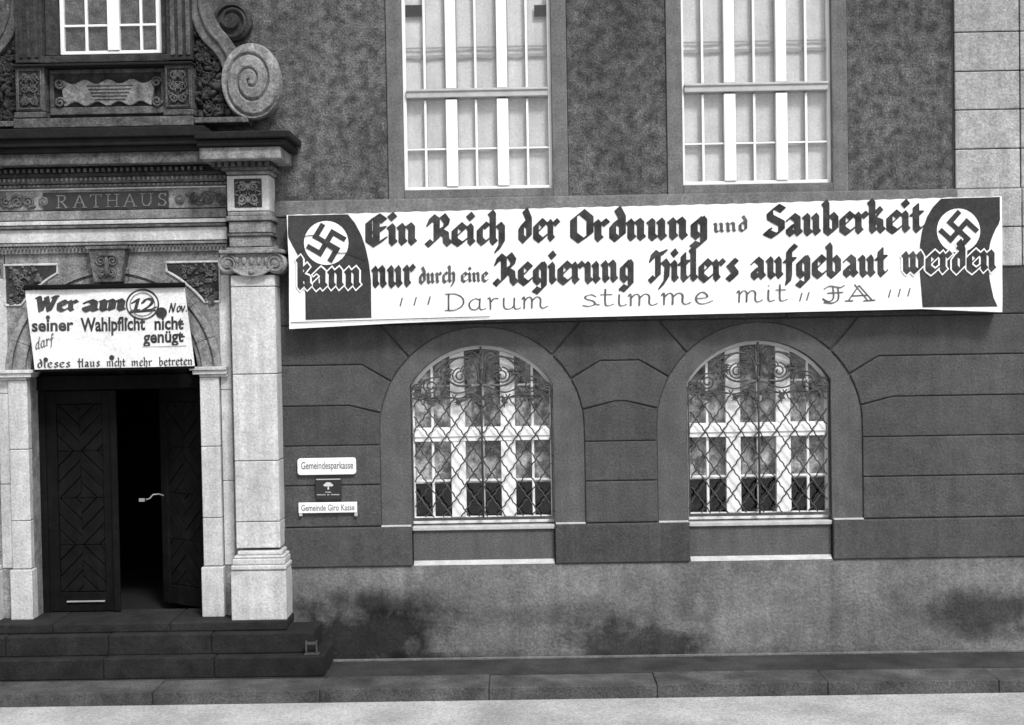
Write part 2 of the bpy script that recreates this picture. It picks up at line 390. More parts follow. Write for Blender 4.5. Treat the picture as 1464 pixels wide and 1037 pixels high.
# dark rooms behind the windows
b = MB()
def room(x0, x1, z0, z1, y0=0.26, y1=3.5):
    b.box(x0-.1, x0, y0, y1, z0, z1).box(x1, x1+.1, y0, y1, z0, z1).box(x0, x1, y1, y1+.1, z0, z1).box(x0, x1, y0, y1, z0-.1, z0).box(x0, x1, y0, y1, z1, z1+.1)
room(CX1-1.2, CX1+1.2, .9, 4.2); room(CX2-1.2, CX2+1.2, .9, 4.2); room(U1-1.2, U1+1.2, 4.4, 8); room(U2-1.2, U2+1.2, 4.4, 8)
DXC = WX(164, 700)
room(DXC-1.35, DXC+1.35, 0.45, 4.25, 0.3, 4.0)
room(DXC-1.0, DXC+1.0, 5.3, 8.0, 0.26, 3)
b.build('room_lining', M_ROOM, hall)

def dup(o, loc):
    c = o.copy(); COL.objects.link(c); c.parent = o.parent; c.location = loc
    for ch in list(o.children):
        d = ch.copy(); COL.objects.link(d); d.parent = c
    return c

# ---- arched ground-floor window (local coordinates: x from the centre line, z from the arch centre)
def lp(a, b_): return (a/S, b_/S)
YW = 0.09
fr = MB()
oo = [(-HW, -137/S+.04)] ; ii = [(-HW+.03, -137/S+.07)]
for k in range(17):
    ph = (PI-ph0)-(PI-2*ph0)*k/16
    oo.append((RI*math.cos(ph), RI*math.sin(ph))); q = RI-.04
    ii.append((max(-HW+.03, min(HW-.03, q*math.cos(ph))), q*math.sin(ph)))
oo.append((HW, -137/S+.04)); ii.append((HW-.03, -137/S+.07))
fr.strip(oo, ii, YW, YW+.08)
fr.box(-HW+.001, HW-.001, YW+.001, YW+.079, -137/S+.0, -137/S+.07)
win = fr.build('arched_window', M_WHITE, hall, 0.004); win.location = (CX1, 0, CZ1)
zb_ = -137/S+.07
def archtop(x, R=RI-.04): return math.sqrt(max(R*R-x*x, 0))
ZT0, ZT1 = -18/S, 2/S     # transom
for xm in (-35, 37):
    x0, x1 = (xm-10.5)/S, (xm+10.5)/S
    MB().prism([(x0, zb_), (x1, zb_), (x1, ZT0), (x0, ZT0)], YW-.012, YW+.06).build('mullion', M_WHITE, win, 0.005)
    MB().prism([(x0, ZT1), (x1, ZT1), (x1, archtop(x1)), (x0, archtop(x0))], YW-.012, YW+.06).build('mullion', M_WHITE, win, 0.005)
MB().box(-HW+.031, HW-.031, YW-.02, YW+.07, ZT0, ZT1).box(-HW+.031, HW-.031, YW-.035, YW-.02, ZT0+.05, ZT1-.02).build('transom', M_WHITE, win, 0.005)
cols = [(-HW+.03, -45.5/S), (-24.5/S, 26.5/S), (47.5/S, HW-.03)]
for ci, (c0, c1) in enumerate(cols):
    xm = (c0+c1)/2
    mm = M_WHITE if ci != 1 else M_GREYW
    MB().box(xm-.013, xm+.013, YW+.012, YW+.045, zb_, ZT0).build('glazing_bar', mm, win, 0.003)
    MB().box(xm-.013, xm+.013, YW+.012, YW+.045, ZT1, archtop(xm)).build('glazing_bar', mm, win, 0.003)
    for (p, q) in ((c0, xm-.013), (xm+.013, c1)):
        MB().box(p, q, YW+.014, YW+.043, -75/S-.011, -75/S+.011).build('glazing_bar', M_WHITE, win, 0.003)
        MB().box(p, q, YW+.014, YW+.043, 62/S-.011, 62/S+.011).build('glazing_bar', M_GREYW, win, 0.003)
        for (z0, z1) in ((zb_, -75/S-.011), (-75/S+.011, ZT0), (ZT1, 62/S-.011)):
            MB().box(p, q, YW+.027, YW+.030, z0, z1).build('pane', M_GLASS, win)
        t = 62/S+.011
        MB().prism([(p, t), (q, t), (q, max(archtop(q), t+.01)), (p, max(archtop(p), t+.01))], YW+.027, YW+.030).build('pane', M_GLASS, win)
# wavy sheets hung behind the panes
def curtain(x0, x1, z0, z1, y, name, M, par, amp=.018, top=None, fr_=9):
    nx, nz = 40, 6; v = []; f = []
    for j in range(nz+1):
        for i in range(nx+1):
            x = x0+(x1-x0)*i/nx; zt_ = z1 if top is None else min(z1, top(x)); z = z0+(zt_-z0)*j/nz
            v.append((x, y+amp*math.sin(x*fr_*PI*2+.6*math.sin(z*3)), z))
    for j in range(nz):
        for i in range(nx): a = j*(nx+1)+i; f.append((a, a+1, a+nx+2, a+nx+1))
    o = MB().add(v, f).build(name, M, par, smooth=True); return o
curtain(-HW+.02, HW-.02, -80/S, .9, YW+.10, 'pane_tone_sheet', M_PANE_TONE, win, .01, lambda x: archtop(x, RI-.02))  # added sheet: bright mottled reflections painted behind the upper panes
win['label'] = 'left arched ground-floor window'
win2 = dup(win, (CX2, 0, CZ1)); win2['label'] = 'right arched ground-floor window'

# ---- wrought iron grille
YG = 0.02
gx0, gx1, gz0, gz1 = -98/S, 98/S, -127/S, 50/S
g = MB()
rr = .0085
g.tube([(-100/S, YG, -130/S), (-100/S, YG, 55/S)], rr).tube([(100/S, YG, -130/S), (100/S, YG, 55/S)], rr)
g.box(-101/S, 101/S, YG-.012, YG+.012, -131/S, -127/S)
g.box(-101/S, 101/S, YG-.006, YG+.006, 44/S, 45.6/S)
for x in (-100, 100):
    for z in (-120, -40, 30): g.box(min(x, x*1.06)/S, max(x, x*1.06)/S, YG-.006, YG+.006, z/S-.008, z/S+.008)
gr1 = g.build('window_grille', M_IRON, hall); gr1.location = (CX1, 0, CZ1); gr1['label'] = 'wrought iron grille of the left arched window'
# lattice of wavy diagonal bars
lat = MB()
DX, DZ = 25.6/S, 36/S
zc = -9/S
def lattice(sg):
    for k in range(-9, 10):
        path = []
        x_base = k*DX + 0.0
        seg = 12
        L_ = []
        for i in range(-8*seg, 8*seg+1):
            u = i/seg                       # one unit = one cell edge
            x = x_base + sg*u*DX/2; z = zc + u*DZ/2
            w = -.0042*math.sin(4*PI*u)
            nx_, nz_ = DZ, -sg*DX; l = math.hypot(nx_, nz_)
            x += w*nx_/l; z += w*nz_/l
            L_.append((x, YG+sg*.006, z))
        run = []
        for p in L_:
            if gx0 <= p[0] <= gx1 and gz0 <= p[2] <= gz1: run.append(p)
            else:
                if len(run) > 2: lat.tube(run, .0072, 4)
                run = []
        if len(run) > 2: lat.tube(run, .0072, 4)
lattice(1); lattice(-1)
lat.build('lattice', M_IRON, gr1, kind='stuff')
for i in range(-4, 5):
    pass
def curve(P, r=.009, name='scroll', n=7, both=True, y=YG-.004):
    for sg in ((1, -1) if both else (1,)):
        MB().tube([(sg*p[0]/S, y, p[1]/S) for p in (smooth_path(P, n) if len(P) < 30 else P)], r, 5).build(name, M_IRON, gr1)
# central spindle
MB().tube([(0, YG-.01, z/S) for z in (-127, 0, 60, 100, 118)], .011, 6).blob((0, YG-.01, 110/S), .02, .02, .05).blob((0, YG-.01, 66/S), .022, .022, .03).blob((0, YG-.01, 86/S), .02, .02, .025).build('spindle', M_IRON, gr1, smooth=True)
# large inner scrolls
curve(spiral(30, 76, 12, 2.5, PI/2, -1.9, 44)); curve([(0, 62), (10, 60), (20, 55), (36, 52), (52, 58)])
curve([(3, 66), (6, 90), (14, 100), (30, 103), (44, 96), (50, 84), (46, 70), (32, 62), (14, 63)], .012)
curve(spiral(15, 101, 11, 3, PI, -1.5, 30))
curve(spiral(72, 62, 12, 2.5, PI/2, -1.8, 40)); curve([(50, 60), (56, 74), (72, 74), (84, 68), (88, 55), (82, 47)])
curve([(52, 58), (60, 48), (74, 46), (92, 50)]); curve(spiral(93, 52, 8, 2, 0, 1.4, 26))
curve([(84, 60), (90, 66), (98, 62), (100, 52)]); curve([(0, 45), (14, 50), (34, 44), (54, 48), (70, 42), (98, 46)])
curve(spiral(52, 84, 8, 2, PI, 1.4, 26)); curve(spiral(22, 84, 7, 2, 0, 1.4, 26)); curve([(30, 103), (44, 100), (56, 92), (66, 82)])
# leaves
def leafspray(cx, cz, R, n):
    m_ = MB()
    for i in range(n):
        a = random.uniform(0, 2*PI); d = random.uniform(.2, 1)*R
        x, z = (cx+d*math.cos(a))/S, (cz+d*math.sin(a))/S
        a2 = a+random.uniform(-.7, .7); l = random.uniform(3.5, 6.5)/S; w = l*.42; y = YG-.012+random.uniform(-.012, .008)
        ca, sa = math.cos(a2), math.sin(a2)
        pts = [(-l, 0, 0), (-.3*l, w, .004), (l, 0, .008), (-.3*l, -w, .004)]
        v = [(x+p[0]*ca-p[1]*sa, y-p[2], z+p[0]*sa+p[1]*ca) for p in pts]
        v += [(q[0], q[1]+.003, q[2]) for q in v]
        m_.add(v, [(0, 1, 2, 3), (7, 6, 5, 4), (0, 4, 5, 1), (1, 5, 6, 2), (2, 6, 7, 3), (3, 7, 4, 0)])
    m_.build('leaf_spray', M_IRON, gr1)
for (a, c, R, n) in [(53, 80, 12, 13), (16, 82, 10, 12), (11, 42, 11, 14), (57, 47, 9, 9), (82, 47, 9, 10), (15, 96, 6, 6), (90, 58, 6, 6), (30, 40, 8, 7), (68, 40, 7, 6)]:
    leafspray(a, c, R, n); leafspray(-a, c, R, n)
gr2 = dup(gr1, (CX2, 0, CZ1)); gr2['label'] = 'wrought iron grille of the right arched window'
for cx in (CX1, CX2):
    MB().box(cx-HW-.0, cx+HW+.0, -0.028, 0.2, ZJ[1]-.055, ZJ[1]-.012).build('window_sill', M_LEDGE, hall, 0.008)

# ---- upper windows (local: x from centre, z from UB)
YU = 0.05
H = UT-UB
f = MB()
f.box(-UHW, -UHW+.035, YU, YU+.07, 0, H).box(UHW-.035, UHW, YU, YU+.07, 0, H).box(-UHW+.035, UHW-.035, YU, YU+.07, 0, .035).box(-UHW+.035, UHW-.035, YU, YU+.07, H-.04, H)
uw = f.build('upper_window', M_WHITE, hall, 0.004); uw.location = (U1, 0, UB)
T0, T1 = 129/S, 145/S
MB().box(-UHW+.036, UHW-.036, YU-.03, YU+.06, T0+.02, T1-.01).box(-UHW+.036, UHW-.036, YU-.045, YU-.03, T1-.035, T1-.01).build('transom', M_GREYW, uw, 0.005)
for xm in (-37, 36):
    MB().box((xm-8.2)/S, (xm+8.2)/S, YU-.012, YU+.06, .036, T0).build('mullion', M_WHITE, uw, 0.005)
    MB().box((xm-7.5)/S, (xm+7.5)/S, YU-.006, YU+.06, T1, H-.04).build('mullion', M_WHITE, uw, 0.005)
uc = [(-UHW+.035, -45.2/S), (-28.8/S, 27.8/S), (44.2/S, UHW-.035)]
for (c0, c1) in uc:
    xm = (c0+c1)/2-.01
    for (z0, z1) in ((.036, T0), (T1, H-.04)):
        MB().box(xm-.012, xm+.012, YU+.012, YU+.045, z0, z1).build('glazing_bar', M_WHITE, uw, 0.003)
    for (p, q) in ((c0, xm-.012), (xm+.012, c1)):
        zh = 59/S
        MB().box(p, q, YU+.016, YU+.04, zh-.009, zh+.009).build('glazing_bar', M_WHITE, uw, 0.003)
        for (z0, z1) in ((.036, zh-.009), (zh+.009, T0), (T1, H-.04)):
            MB().box(p, q, YU+.027, YU+.030, z0, z1).build('pane', M_GLASS, uw)
    # inner window behind
    xi = xm+.0
    MB().box(xi-.014, xi+.014, YU+.058, YU+.066, .03, H-.04).build('inner_bar', M_INNER, uw)
    MB().box(c0, c1, YU+.056, YU+.064, 60/S-.02, 60/S+.012).build('inner_bar', M_INNER, uw)
    MB().box(c0, c1, YU+.056, YU+.064, 193/S-.02, 193/S+.01).build('inner_bar', M_INNER, uw)
    MB().box(c0, c1, YU+.056, YU+.064, 205/S-.01, 205/S+.006).build('inner_bar', M_INNER, uw)
for xm in (-37, 36): MB().box((xm-9)/S, (xm+9)/S, YU+.061, YU+.068, .03, H-.04).build('inner_bar', M_INNER, uw)
curtain(-UHW+.02, UHW-.02, 0.0, H-.02, YU+.085, 'blind', M_BLIND, uw, .003, None, 3)
uw['label'] = 'left upper window with pale blinds'
uw2 = dup(uw, (U2, 0, WZ(1082, 262))); uw2['label'] = 'right upper window with pale blinds'
uw2.scale = (1.01, 1, 1)
for x_ in (590, 772):
    a = WX(x_, 12); z_ = WZ(x_, 20)
    MB().box(a-.085 if x_ < 700 else a-.06, a+.085, YU+.045, YU+.052, z_, z_+.12).build('blind_gap_patch', M_ROOM, hall)  # dark box added for the gap at the blind's upper corner

# ------------------------------------------------------------ portal
PX = 164
def zp(py, y=-.15): return WZ(PX, py, y)       # heights read on the portal's centre line
XC = WX(PX, 600, -.15)
def xs(d): return d/S                          # half widths in photo pixels
portal = MB()
YP = -0.12                                     # spandrel plane
DW = 124/S*.985; AR0, AR1 = 121/S*.985, 156/S*.985
AZ = zp(536)                                   # springing line
ZA1 = zp(361)                                  # underside of architrave
PW = (333-PX)/S*.985                           # inner edge of big pilaster
def ap(R, a): return (XC+R*math.cos(a), AZ+R*math.sin(a))
n = 28
A = [ap(AR1-.01, PI-PI*k/n) for k in range(n+1)]; B = [(XC-AR1+2*AR1*k/n, ZA1+.05) for k in range(n+1)]
portal.strip(A, B, YP, 0.25)
for sg in (-1, 1):
    portal.box(XC+sg*(AR1-.01), XC+sg*(PW+.5), YP, .25, .4, ZA1+.05)
    portal.box(XC+sg*DW, XC+sg*(AR1-.01), YP+.03, .25, .4, AZ)
portal_o = portal.build('portal', M_STONE_MID, hall)
portal_o['label'] = 'carved stone door portal'
def pbox(name, M, x0, x1, y0, y1, z0, z1, bev=.008, **k): return MB().box(x0, x1, y0, y1, z0, z1).build(name, M, portal_o, bev, **k)
FZ = zp(887, -.3)                              # portal floor
# arch voussoirs
NV = 9
for i in range(NV):
    a0 = PI-PI*i/NV-.002; a1 = PI-PI*(i+1)/NV+.002
    m_ = MB()
    for (R0, R1, y0) in ((AR0, AR0+.05, YP-.01), (AR0+.05, AR0+.16, YP-.035), (AR0+.16, AR0+.185, YP-.02), (AR0+.185, AR1, YP-.055)):
        P1 = [ap(R0+.0005, a0+(a1-a0)*k/6) for k in range(7)]; P2 = [ap(R1-.0005, a0+(a1-a0)*k/6) for k in range(7)]
        m_.strip(P1, P2, y0, .2)
    m_.build('voussoir', M_STONE_MID, portal_o, .004)
# keystone
kt, kb = zp(357), zp(404)
key = MB().prism([(XC-19/S, kb), (XC+19/S, kb), (XC+26/S, kt), (XC-26/S, kt)], YP-.16, YP).build('keystone', M_STONE_GREY, portal_o, .01)
m_ = MB()
for sg in (-1, 1):
    sp = spiral(XC+sg*.06, kt-.12, .055, .01, PI/2, -sg*1.6, 24); m_.tube([(p[0], YP-.165, p[1]) for p in sp], .012)
    sp = spiral(XC+sg*.05, kt-.24, .045, .01, -PI/2, sg*1.6, 24); m_.tube([(p[0], YP-.165, p[1]) for p in sp], .012)
m_.blob((XC, YP-.17, kt-.18), .03, .03, .11).blob((XC, YP-.165, kt-.06), .1, .02, .02)
m_.build('carving', M_STONE_GREY, portal_o, smooth=True)
MB().box(XC-.21, XC+.21, YP-.18, YP, kt, kt+.03).build('keystone_cap', M_STONE_GREY, portal_o, .006)
# spandrel panels: a raised frame round a carved dark field
def carved(x0, x1, z0, z1, y, M, dens=1.0, inside=None, amp=.018, par=None, name='carving'):
    m_ = MB(); w, h = x1-x0, z1-z0
    nn = int(dens*w*h/(.055*.055))
    for i in range(nn):
        x = random.uniform(x0+.02, x1-.02); z = random.uniform(z0+.02, z1-.02)
        if inside and not inside(x, z): continue
        if random.random() < .45:
            r_ = random.uniform(.018, .034); sp = spiral(x, z, r_, .006, random.uniform(0, 6), random.choice((-1.2, 1.2)), 12)
            m_.tube([(p[0], y-.008, p[1]) for p in sp], .008, 4)
        else: m_.blob((x, y, z), random.uniform(.012, .03), amp, random.uniform(.012, .03), 6, 4)
    return m_.build(name, M, par or portal_o, smooth=True)
def sym_carved(xc, z0, z1, hw, y, M, par=None):
    """mirrored arabesque in an upright panel"""
    m_ = MB(); h = z1-z0
    k = max(2, int(h/.11))
    for j in range(k):
        zc_ = z0+h*(j+.5)/k; r_ = min(hw*.42, h/k*.45)
        for sg in (-1, 1):
            sp = spiral(xc+sg*hw*.5, zc_, r_, .008, PI/2 if j % 2 else -PI/2, sg*(1.5 if j % 2 else -1.5), 20)
            m_.tube([(p[0], y-.008, p[1]) for p in sp], .010, 4)
            m_.blob((xc+sg*hw*.55, y, zc_+r_*.9), r_*.5, .016, r_*.28, 6, 4)
        m_.blob((xc, y, zc_), hw*.16, .022, r_*.8, 6, 4)
    for i in range(int(26*h/.3)):
        x_, z_ = random.uniform(.1, .95)*hw, random.uniform(z0+.015, z1-.015); a_ = random.uniform(0, 6.3); L_ = random.uniform(.02, .05)
        for sg in (-1, 1):
            m_.tube([(xc+sg*(x_+L_*(q-1.5)/3*math.cos(a_)), y-.012*math.sin(PI*q/3), z_+L_*(q-1.5)/3*math.sin(a_)) for q in range(4)], .007, 4)
    return m_.build('carving', M, par or portal_o, smooth=True)
zt_, zl = zp(376), zp(442)
for sg in (-1, 1):
    xa, xb = XC+sg*(153/S), XC+sg*(98/S)
    def hyp(t):  # curve of the panel's long side
        a = math.radians(38+24*t); R = AR1+.085
        return (XC+sg*R*math.cos(a), AZ+R*math.sin(a))
    cur = [hyp(k/8) for k in range(9)]
    pts = [(xa, cur[0][1])] + cur + [(cur[-1][0], zt_), (xa, zt_)]
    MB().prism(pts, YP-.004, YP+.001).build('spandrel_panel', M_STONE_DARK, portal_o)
    rim = pts+[pts[0]]
    MB().tube([(p[0], YP-.006, p[1]) for p in rim], .014, 6).build('panel_rim', M_STONE, portal_o)
    def ins(x, z):
        return abs(x-XC) < 148/S and math.hypot(x-XC, z-AZ) > AR1+.11 and z < zt_-.02
    carved(min(xa, xb), max(xa, xb), zl, zt_, YP-.01, M_STONE_GREY, 1.3, ins)
# jamb piers, impost, strips
for sg in (-1, 1):
    def xx(d, y=-.15): return XC+sg*d/S*.985
    zsp = zp(541)
    joints = [zp(812, -.2), zp(742), zp(640), zsp]
    for z0, z1 in zip(joints, joints[1:]):
        pbox('jamb_stone', M_STONE, xx(124.5), xx(152), -.17, -.08, z0+.003, z1-.003)
    for z0, z1 in zip([zp(812, -.2), zp(690), zp(560)], [zp(690), zp(560), zp(395)]):
        pbox('strip_stone', M_STONE, xx(153.5), xx(169), -.13, -.06, z0+.003, z1-.003)
    pbox('plinth_block', M_STONE, xx(122), xx(154), -.21, -.06, FZ+.0, zp(812, -.2)-.005, .01)
    # impost moulding
    for (a, c, d, y) in ((541, 537, 126, -.18), (537, 531, 116, -.215), (531, 526, 112, -.235)):
        pbox('impost', M_STONE, xx(124.5 if d > 120 else d), xx(165), y, -.03, zp(a)+.001, zp(c)-.001, .005)
    # big pilaster
    YPIL = -.30
    def xp(d): return XC+sg*(WX(PX+d, 600, -.3)-XC)
    zj = [zp(787, -.3), zp(745+4, -.3), zp(658+4, -.3), zp(534+4, -.3), zp(409+4, -.3), zp(396, -.3)]
    for z0, z1 in zip(zj, zj[1:]):
        pbox('pilaster_block', M_STONE, xp(170), xp(233), YPIL, .0, z0+.0035, z1-.0035, .009)
    # raised field on the pilaster
    base_y = ((787, 793, 172, 236, -.33), (793, 797, 168, 240, -.36), (797, 806, 166, 241, -.375), (806, 813, 164, 243, -.385))
    for (t0, t1, d0, d1, y) in base_y:
        pbox('base_moulding', M_STONE, xp(d0), xp(d1), y, .0, zp(t1+3, -.3)+.001, zp(t0+3, -.3)-.001, .012)
    pbox('pedestal', M_STONE, xp(163), xp(242), -.37, .0, zp(888, -.3), zp(816, -.3)-.004, .012)
    pbox('pedestal_foot', M_STONE_MID, xp(159), xp(243), -.385, .0, zp(907, -.3), zp(888, -.3)-.004, .012)
    # ionic capital
    cc = (xp(170)+xp(233))/2; hwc = abs(xp(233)-xp(170))/2
    zc0 = zp(380, -.32)
    for s2 in (-1, 1):
        m_ = MB()
        x_ = cc+s2*(hwc+.015)
        m_.rings(x_, zc0, [(.105, -.0), (.105, -.33), (.085, -.35), (.08, -.335), (.055, -.345), (.05, -.33), (.03, -.355), (.012, -.365)], 22)
        sp = spiral(x_, zc0, .1, .02, PI/2, -s2*1.8, 36); m_.tube([(p[0], -.345, p[1]) for p in sp], .012)
        m_.build('capital_scroll', M_STONE_MID, portal_o)
    m_ = MB()
    m_.box(cc-hwc-.02, cc+hwc+.02, -.325, 0, zc0-.03, zc0+.1)
    sw = [(cc+hwc*t, zc0-.03-.1*(1-t*t)) for t in [i/8-1 for i in range(17)]]
    m_.prism(sw, -.34, -.1)
    m_.tube([(p[0], -.345, p[1]) for p in sw], .016)
    for i in range(5): m_.blob((cc+(i-2)*.075, -.33, zc0+.03), .026, .02, .042, 8, 5)
    m_.blob((cc, -.35, zc0-.085), .03, .02, .03)
    m_.build('capital', M_STONE_GREY if sg < 0 else M_STONE_MID, portal_o, .004)  # left capital darker: shade on that side put into the stone
    pbox('abacus', M_STONE_MID, cc-hwc-.1, cc+hwc+.1, -.37, 0, zc0+.102, zc0+.14, .01)
    # entablature blocks over the pilaster
    for (t0, t1, d0, d1, y, M) in ((364, 357, 166, 236, -.345, M_STONE_MID), (356, 341, 170, 228, -.315, M_STONE_MID), (341, 337, 168, 231, -.335, M_STONE_GREY), (336, 320, 170, 229, -.32, M_STONE_MID),
                                   (319, 312, 167, 232, -.345, M_STONE_MID), (312, 306, 169, 229, -.33, M_STONE_MID), (305, 254, 168, 228, -.31, M_STONE), (253, 248, 168, 231, -.345, M_STONE_MID), (248, 242, 163, 236, -.40, M_STONE_GREY)):
        pbox('entablature_block', M, xp(d0), xp(d1), y, 0, zp(t0, -.3)+.001, zp(t1, -.3)-.001, .008)
    xcp = (xp(168)+xp(228))/2
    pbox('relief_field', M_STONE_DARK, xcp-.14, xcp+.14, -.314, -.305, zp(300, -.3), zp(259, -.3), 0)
    sym_carved(xcp, zp(298, -.3), zp(261, -.3), .12, -.318, M_STONE_MID)
    # dentils and cornice break
    for i in range(9):
        d = 150+i*9.5
        pbox('dentil', M_STONE_GREY, xp(d), xp(d+5.5), -.44, -.2, zp(241, -.42), zp(234, -.42), .003)
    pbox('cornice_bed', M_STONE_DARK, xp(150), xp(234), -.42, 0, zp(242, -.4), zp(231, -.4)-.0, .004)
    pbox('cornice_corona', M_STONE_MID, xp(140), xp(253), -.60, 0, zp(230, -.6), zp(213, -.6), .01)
    pbox('cornice_crown', M_SOOT_SHADE, xp(138), xp(262), -.64, 0, zp(212, -.6), zp(203, -.6), .012)
    pbox('cornice_crown', M_SOOT_SHADE, xp(136), xp(268), -.68, 0, zp(202, -.6), zp(192, -.6), .012)
# architrave over the arch
def cb(name, M, y, t0, t1, w=168, bev=.006): return pbox(name, M, XC-w/S*.985, XC+w/S*.985, y, 0, zp(t0, y)+.001, zp(t1, y)-.001, bev)
cb('architrave', M_STONE_MID, -.15, 361, 351)
cb('architrave', M_STONE_MID, -.17, 350, 346)
cb('architrave', M_STONE, -.155, 345, 326)
cb('architrave', M_STONE_GREY, -.19, 325, 321)
cb('architrave', M_STONE, -.175, 320, 314)
cb('architrave', M_STONE_MID, -.155, 313, 300)
# leaf moulding under the architrave
m_ = MB()
for i in range(64):
    x_ = XC-166/S+i*(332/S)/63
    m_.blob((x_, -.172, zp(354)), .012, .014, .022, 6, 4)
m_.build('leaf_moulding', M_STONE_GREY, portal_o, smooth=True)
cb('frieze', M_STONE_MID, -.14, 299, 270)
cb('frieze_moulding', M_STONE, -.16, 270, 267.5)
cb('frieze_moulding', M_STONE_GREY, -.17, 267, 262)
cb('frieze_moulding', M_STONE_GREY, -.19, 261, 252)
cb('frieze_moulding', M_STONE_DARK, -.215, 251.5, 246)
m_ = MB()
for i in range(50):
    x_ = XC-166/S+i*(332/S)/49
    m_.blob((x_, -.178, zp(264.5)), .014, .012, .012, 6, 4); m_.blob((x_, -.195, zp(256)), .016, .014, .022, 6, 4)
m_.build('egg_moulding', M_STONE_MID, portal_o, smooth=True)
cb('cornice_bed', M_SOOT_SHADE, -.22, 246, 236)  # bed below the corona, its shadow put into the black
for i in range(34):
    x_ = XC-150/S+i*(284/S)/33
    pbox('dentil', M_STONE_GREY, x_-.014, x_+.014, -.25, -.2, zp(244.5, -.25), zp(239.5, -.25), .002)
cb('cornice_corona', M_STONE_GREY, -.36, 234, 217, 150, .01)
cb('cornice_crown', M_SOOT_SHADE, -.40, 216.5, 208, 150, .012)
cb('cornice_crown', M_SOOT_SHADE, -.44, 207.5, 196, 150, .012)
cb('cornice_crown', M_SOOT_SHADE, -.48, 195.5, 181, 150, .012)
# top slab over everything
# RATHAUS panel
pan = pbox('name_panel', M_PANEL, XC-96/S*.985, XC+85/S*.985, -.15, -.139, zp(298), zp(273.5), .003)
# discs and scroll reliefs
for (x_, sg) in ((257, 1), (62, -1)):
    xd = WX(x_, 284, -.15); MB().rings(xd, zp(286), [(.05, -.139), (.05, -.155), (.035, -.165), (.03, -.155), (.01, -.165)], 18).build('boss', M_STONE_GREY, portal_o)
for (a, c) in ((268, 324), (0, 48)):
    x0, x1 = WX(a, 284, -.15), WX(c, 284, -.15); z_ = zp(286)
    m_ = MB(); w = x1-x0
    for q, (r_, sg) in enumerate([(.062, 1), (.075, -1), (.062, 1)]):
        sp = spiral(x0+w*(.18+.32*q), z_+(.0), r_, .01, PI*.5*(q+1), sg*1.7, 28); m_.tube([(p[0], -.15, p[1]) for p in sp], .013)
        m_.blob((x0+w*(.03+.32*q), -.145, z_+.045*sg), .04, .02, .02)
        m_.blob((x0+w*(.3+.32*q), -.145, z_-.05*sg), .045, .02, .02)
    m_.build('scroll_relief', M_STONE_GREY, portal_o, smooth=True)

# ---- aedicule over the cornice with its window
def za(py, y=-.2): return WZ(150, py, y)
XA0 = WX(149, 120, -.2)
def abox(name, M, d0, d1, y0, y1, t0, t1, bev=.008): return MB().box(XA0+d0/S*.985, XA0+d1/S*.985, y0, y1, za(t0, y0)+.001, za(t1, y0)-.001).build(name, M, portal_o, bev)
abox('blocking_course', M_STONE_GREY, -128, 128, -.26, 0, 181, 167)
abox('parapet_back', M_STONE_DARK, -128, 128, -.10, 0, 167, 92)
abox('panel_frame', M_STONE_GREY, -82, 84, -.14, -.09, 163, 152)
abox('panel_frame', M_STONE_GREY, -82, 84, -.13, -.09, 104, 98)
abox('panel_frame', M_STONE_GREY, -82, -76, -.13, -.09, 152, 104)
abox('panel_frame', M_STONE_GREY, 78, 84, -.13, -.09, 152, 104)
# cartouche with scalloped edge
zc_ = (za(111)+za(150))/2; hh = (za(111)-za(150))/2
pts = []
for i in range(49):
    t = i/48; pts.append((XA0+(-64+134*t)/S, zc_+hh*(.82+.16*math.cos(t*PI*8))))
for i in range(49):
    t = 1-i/48; pts.append((XA0+(-60+124*t)/S, zc_-hh*(.82+.16*math.cos(t*PI*8))))
MB().prism(pts, -.15, -.1).build('cartouche', M_VOLUTE, portal_o, .008)
m_ = MB()
for sg in (-1, 1):
    for s2 in (-1, 1):
        sp = spiral(XA0+3/S+sg*.50, zc_+s2*hh*.7, .055, .01, 0, sg*s2*1.5, 22); m_.tube([(p[0], -.15, p[1]) for p in sp], .014)
for k in range(5): m_.tube([(XA0-.2+.02*k, -.155, zc_+.07-.035*k), (XA0+.28-.02*k, -.155, zc_+.07-.035*k)], .005, 4)
m_.build('cartouche_scroll', M_STONE_GREY, portal_o, smooth=True)
for (d0, d1) in ((-127, -84), (86, 127)):
    abox('pedestal', M_STONE_GREY, d0+1, d1-1, -.22, 0, 157, 93)
    abox('pedestal_base', M_STONE_GREY, d0-1, d1+1, -.24, 0, 166, 157.5)
    xm = XA0+(d0+d1)/2/S*.985
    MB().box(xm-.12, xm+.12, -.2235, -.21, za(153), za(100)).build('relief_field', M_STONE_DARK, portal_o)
    for (p, q, r_, s_) in ((-.125, -.11, 153, 99), (.11, .125, 153, 99)): MB().box(xm+p, xm+q, -.235, -.21, za(r_), za(s_)).build('panel_rim', M_STONE_GREY, portal_o, .003)
    for (r_, s_) in ((155, 152.5), (100, 97.5)): MB().box(xm-.126, xm+.126, -.233, -.21, za(r_), za(s_)).build('panel_rim', M_STONE_GREY, portal_o, .003)
    sym_carved(xm, za(151), za(102), .1, -.228, M_STONE_GREY)
abox('window_ledge', M_SOOT_SHADE, -128, 128, -.27, 0, 93, 89)  # black band: the shadow under the sill put into the colour
abox('window_ledge', M_STONE_DARK, -92, 92, -.20, 0, 88.5, 78)
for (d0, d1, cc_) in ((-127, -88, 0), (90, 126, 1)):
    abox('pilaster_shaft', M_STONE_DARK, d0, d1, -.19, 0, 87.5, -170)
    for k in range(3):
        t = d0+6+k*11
        abox('fillet', M_STONE_GREY if cc_ else M_STONE_DARK, t, t+6, -.205, -.18, 80, -160, .004)  # left fillets take the darker stone, painting in that side's shade
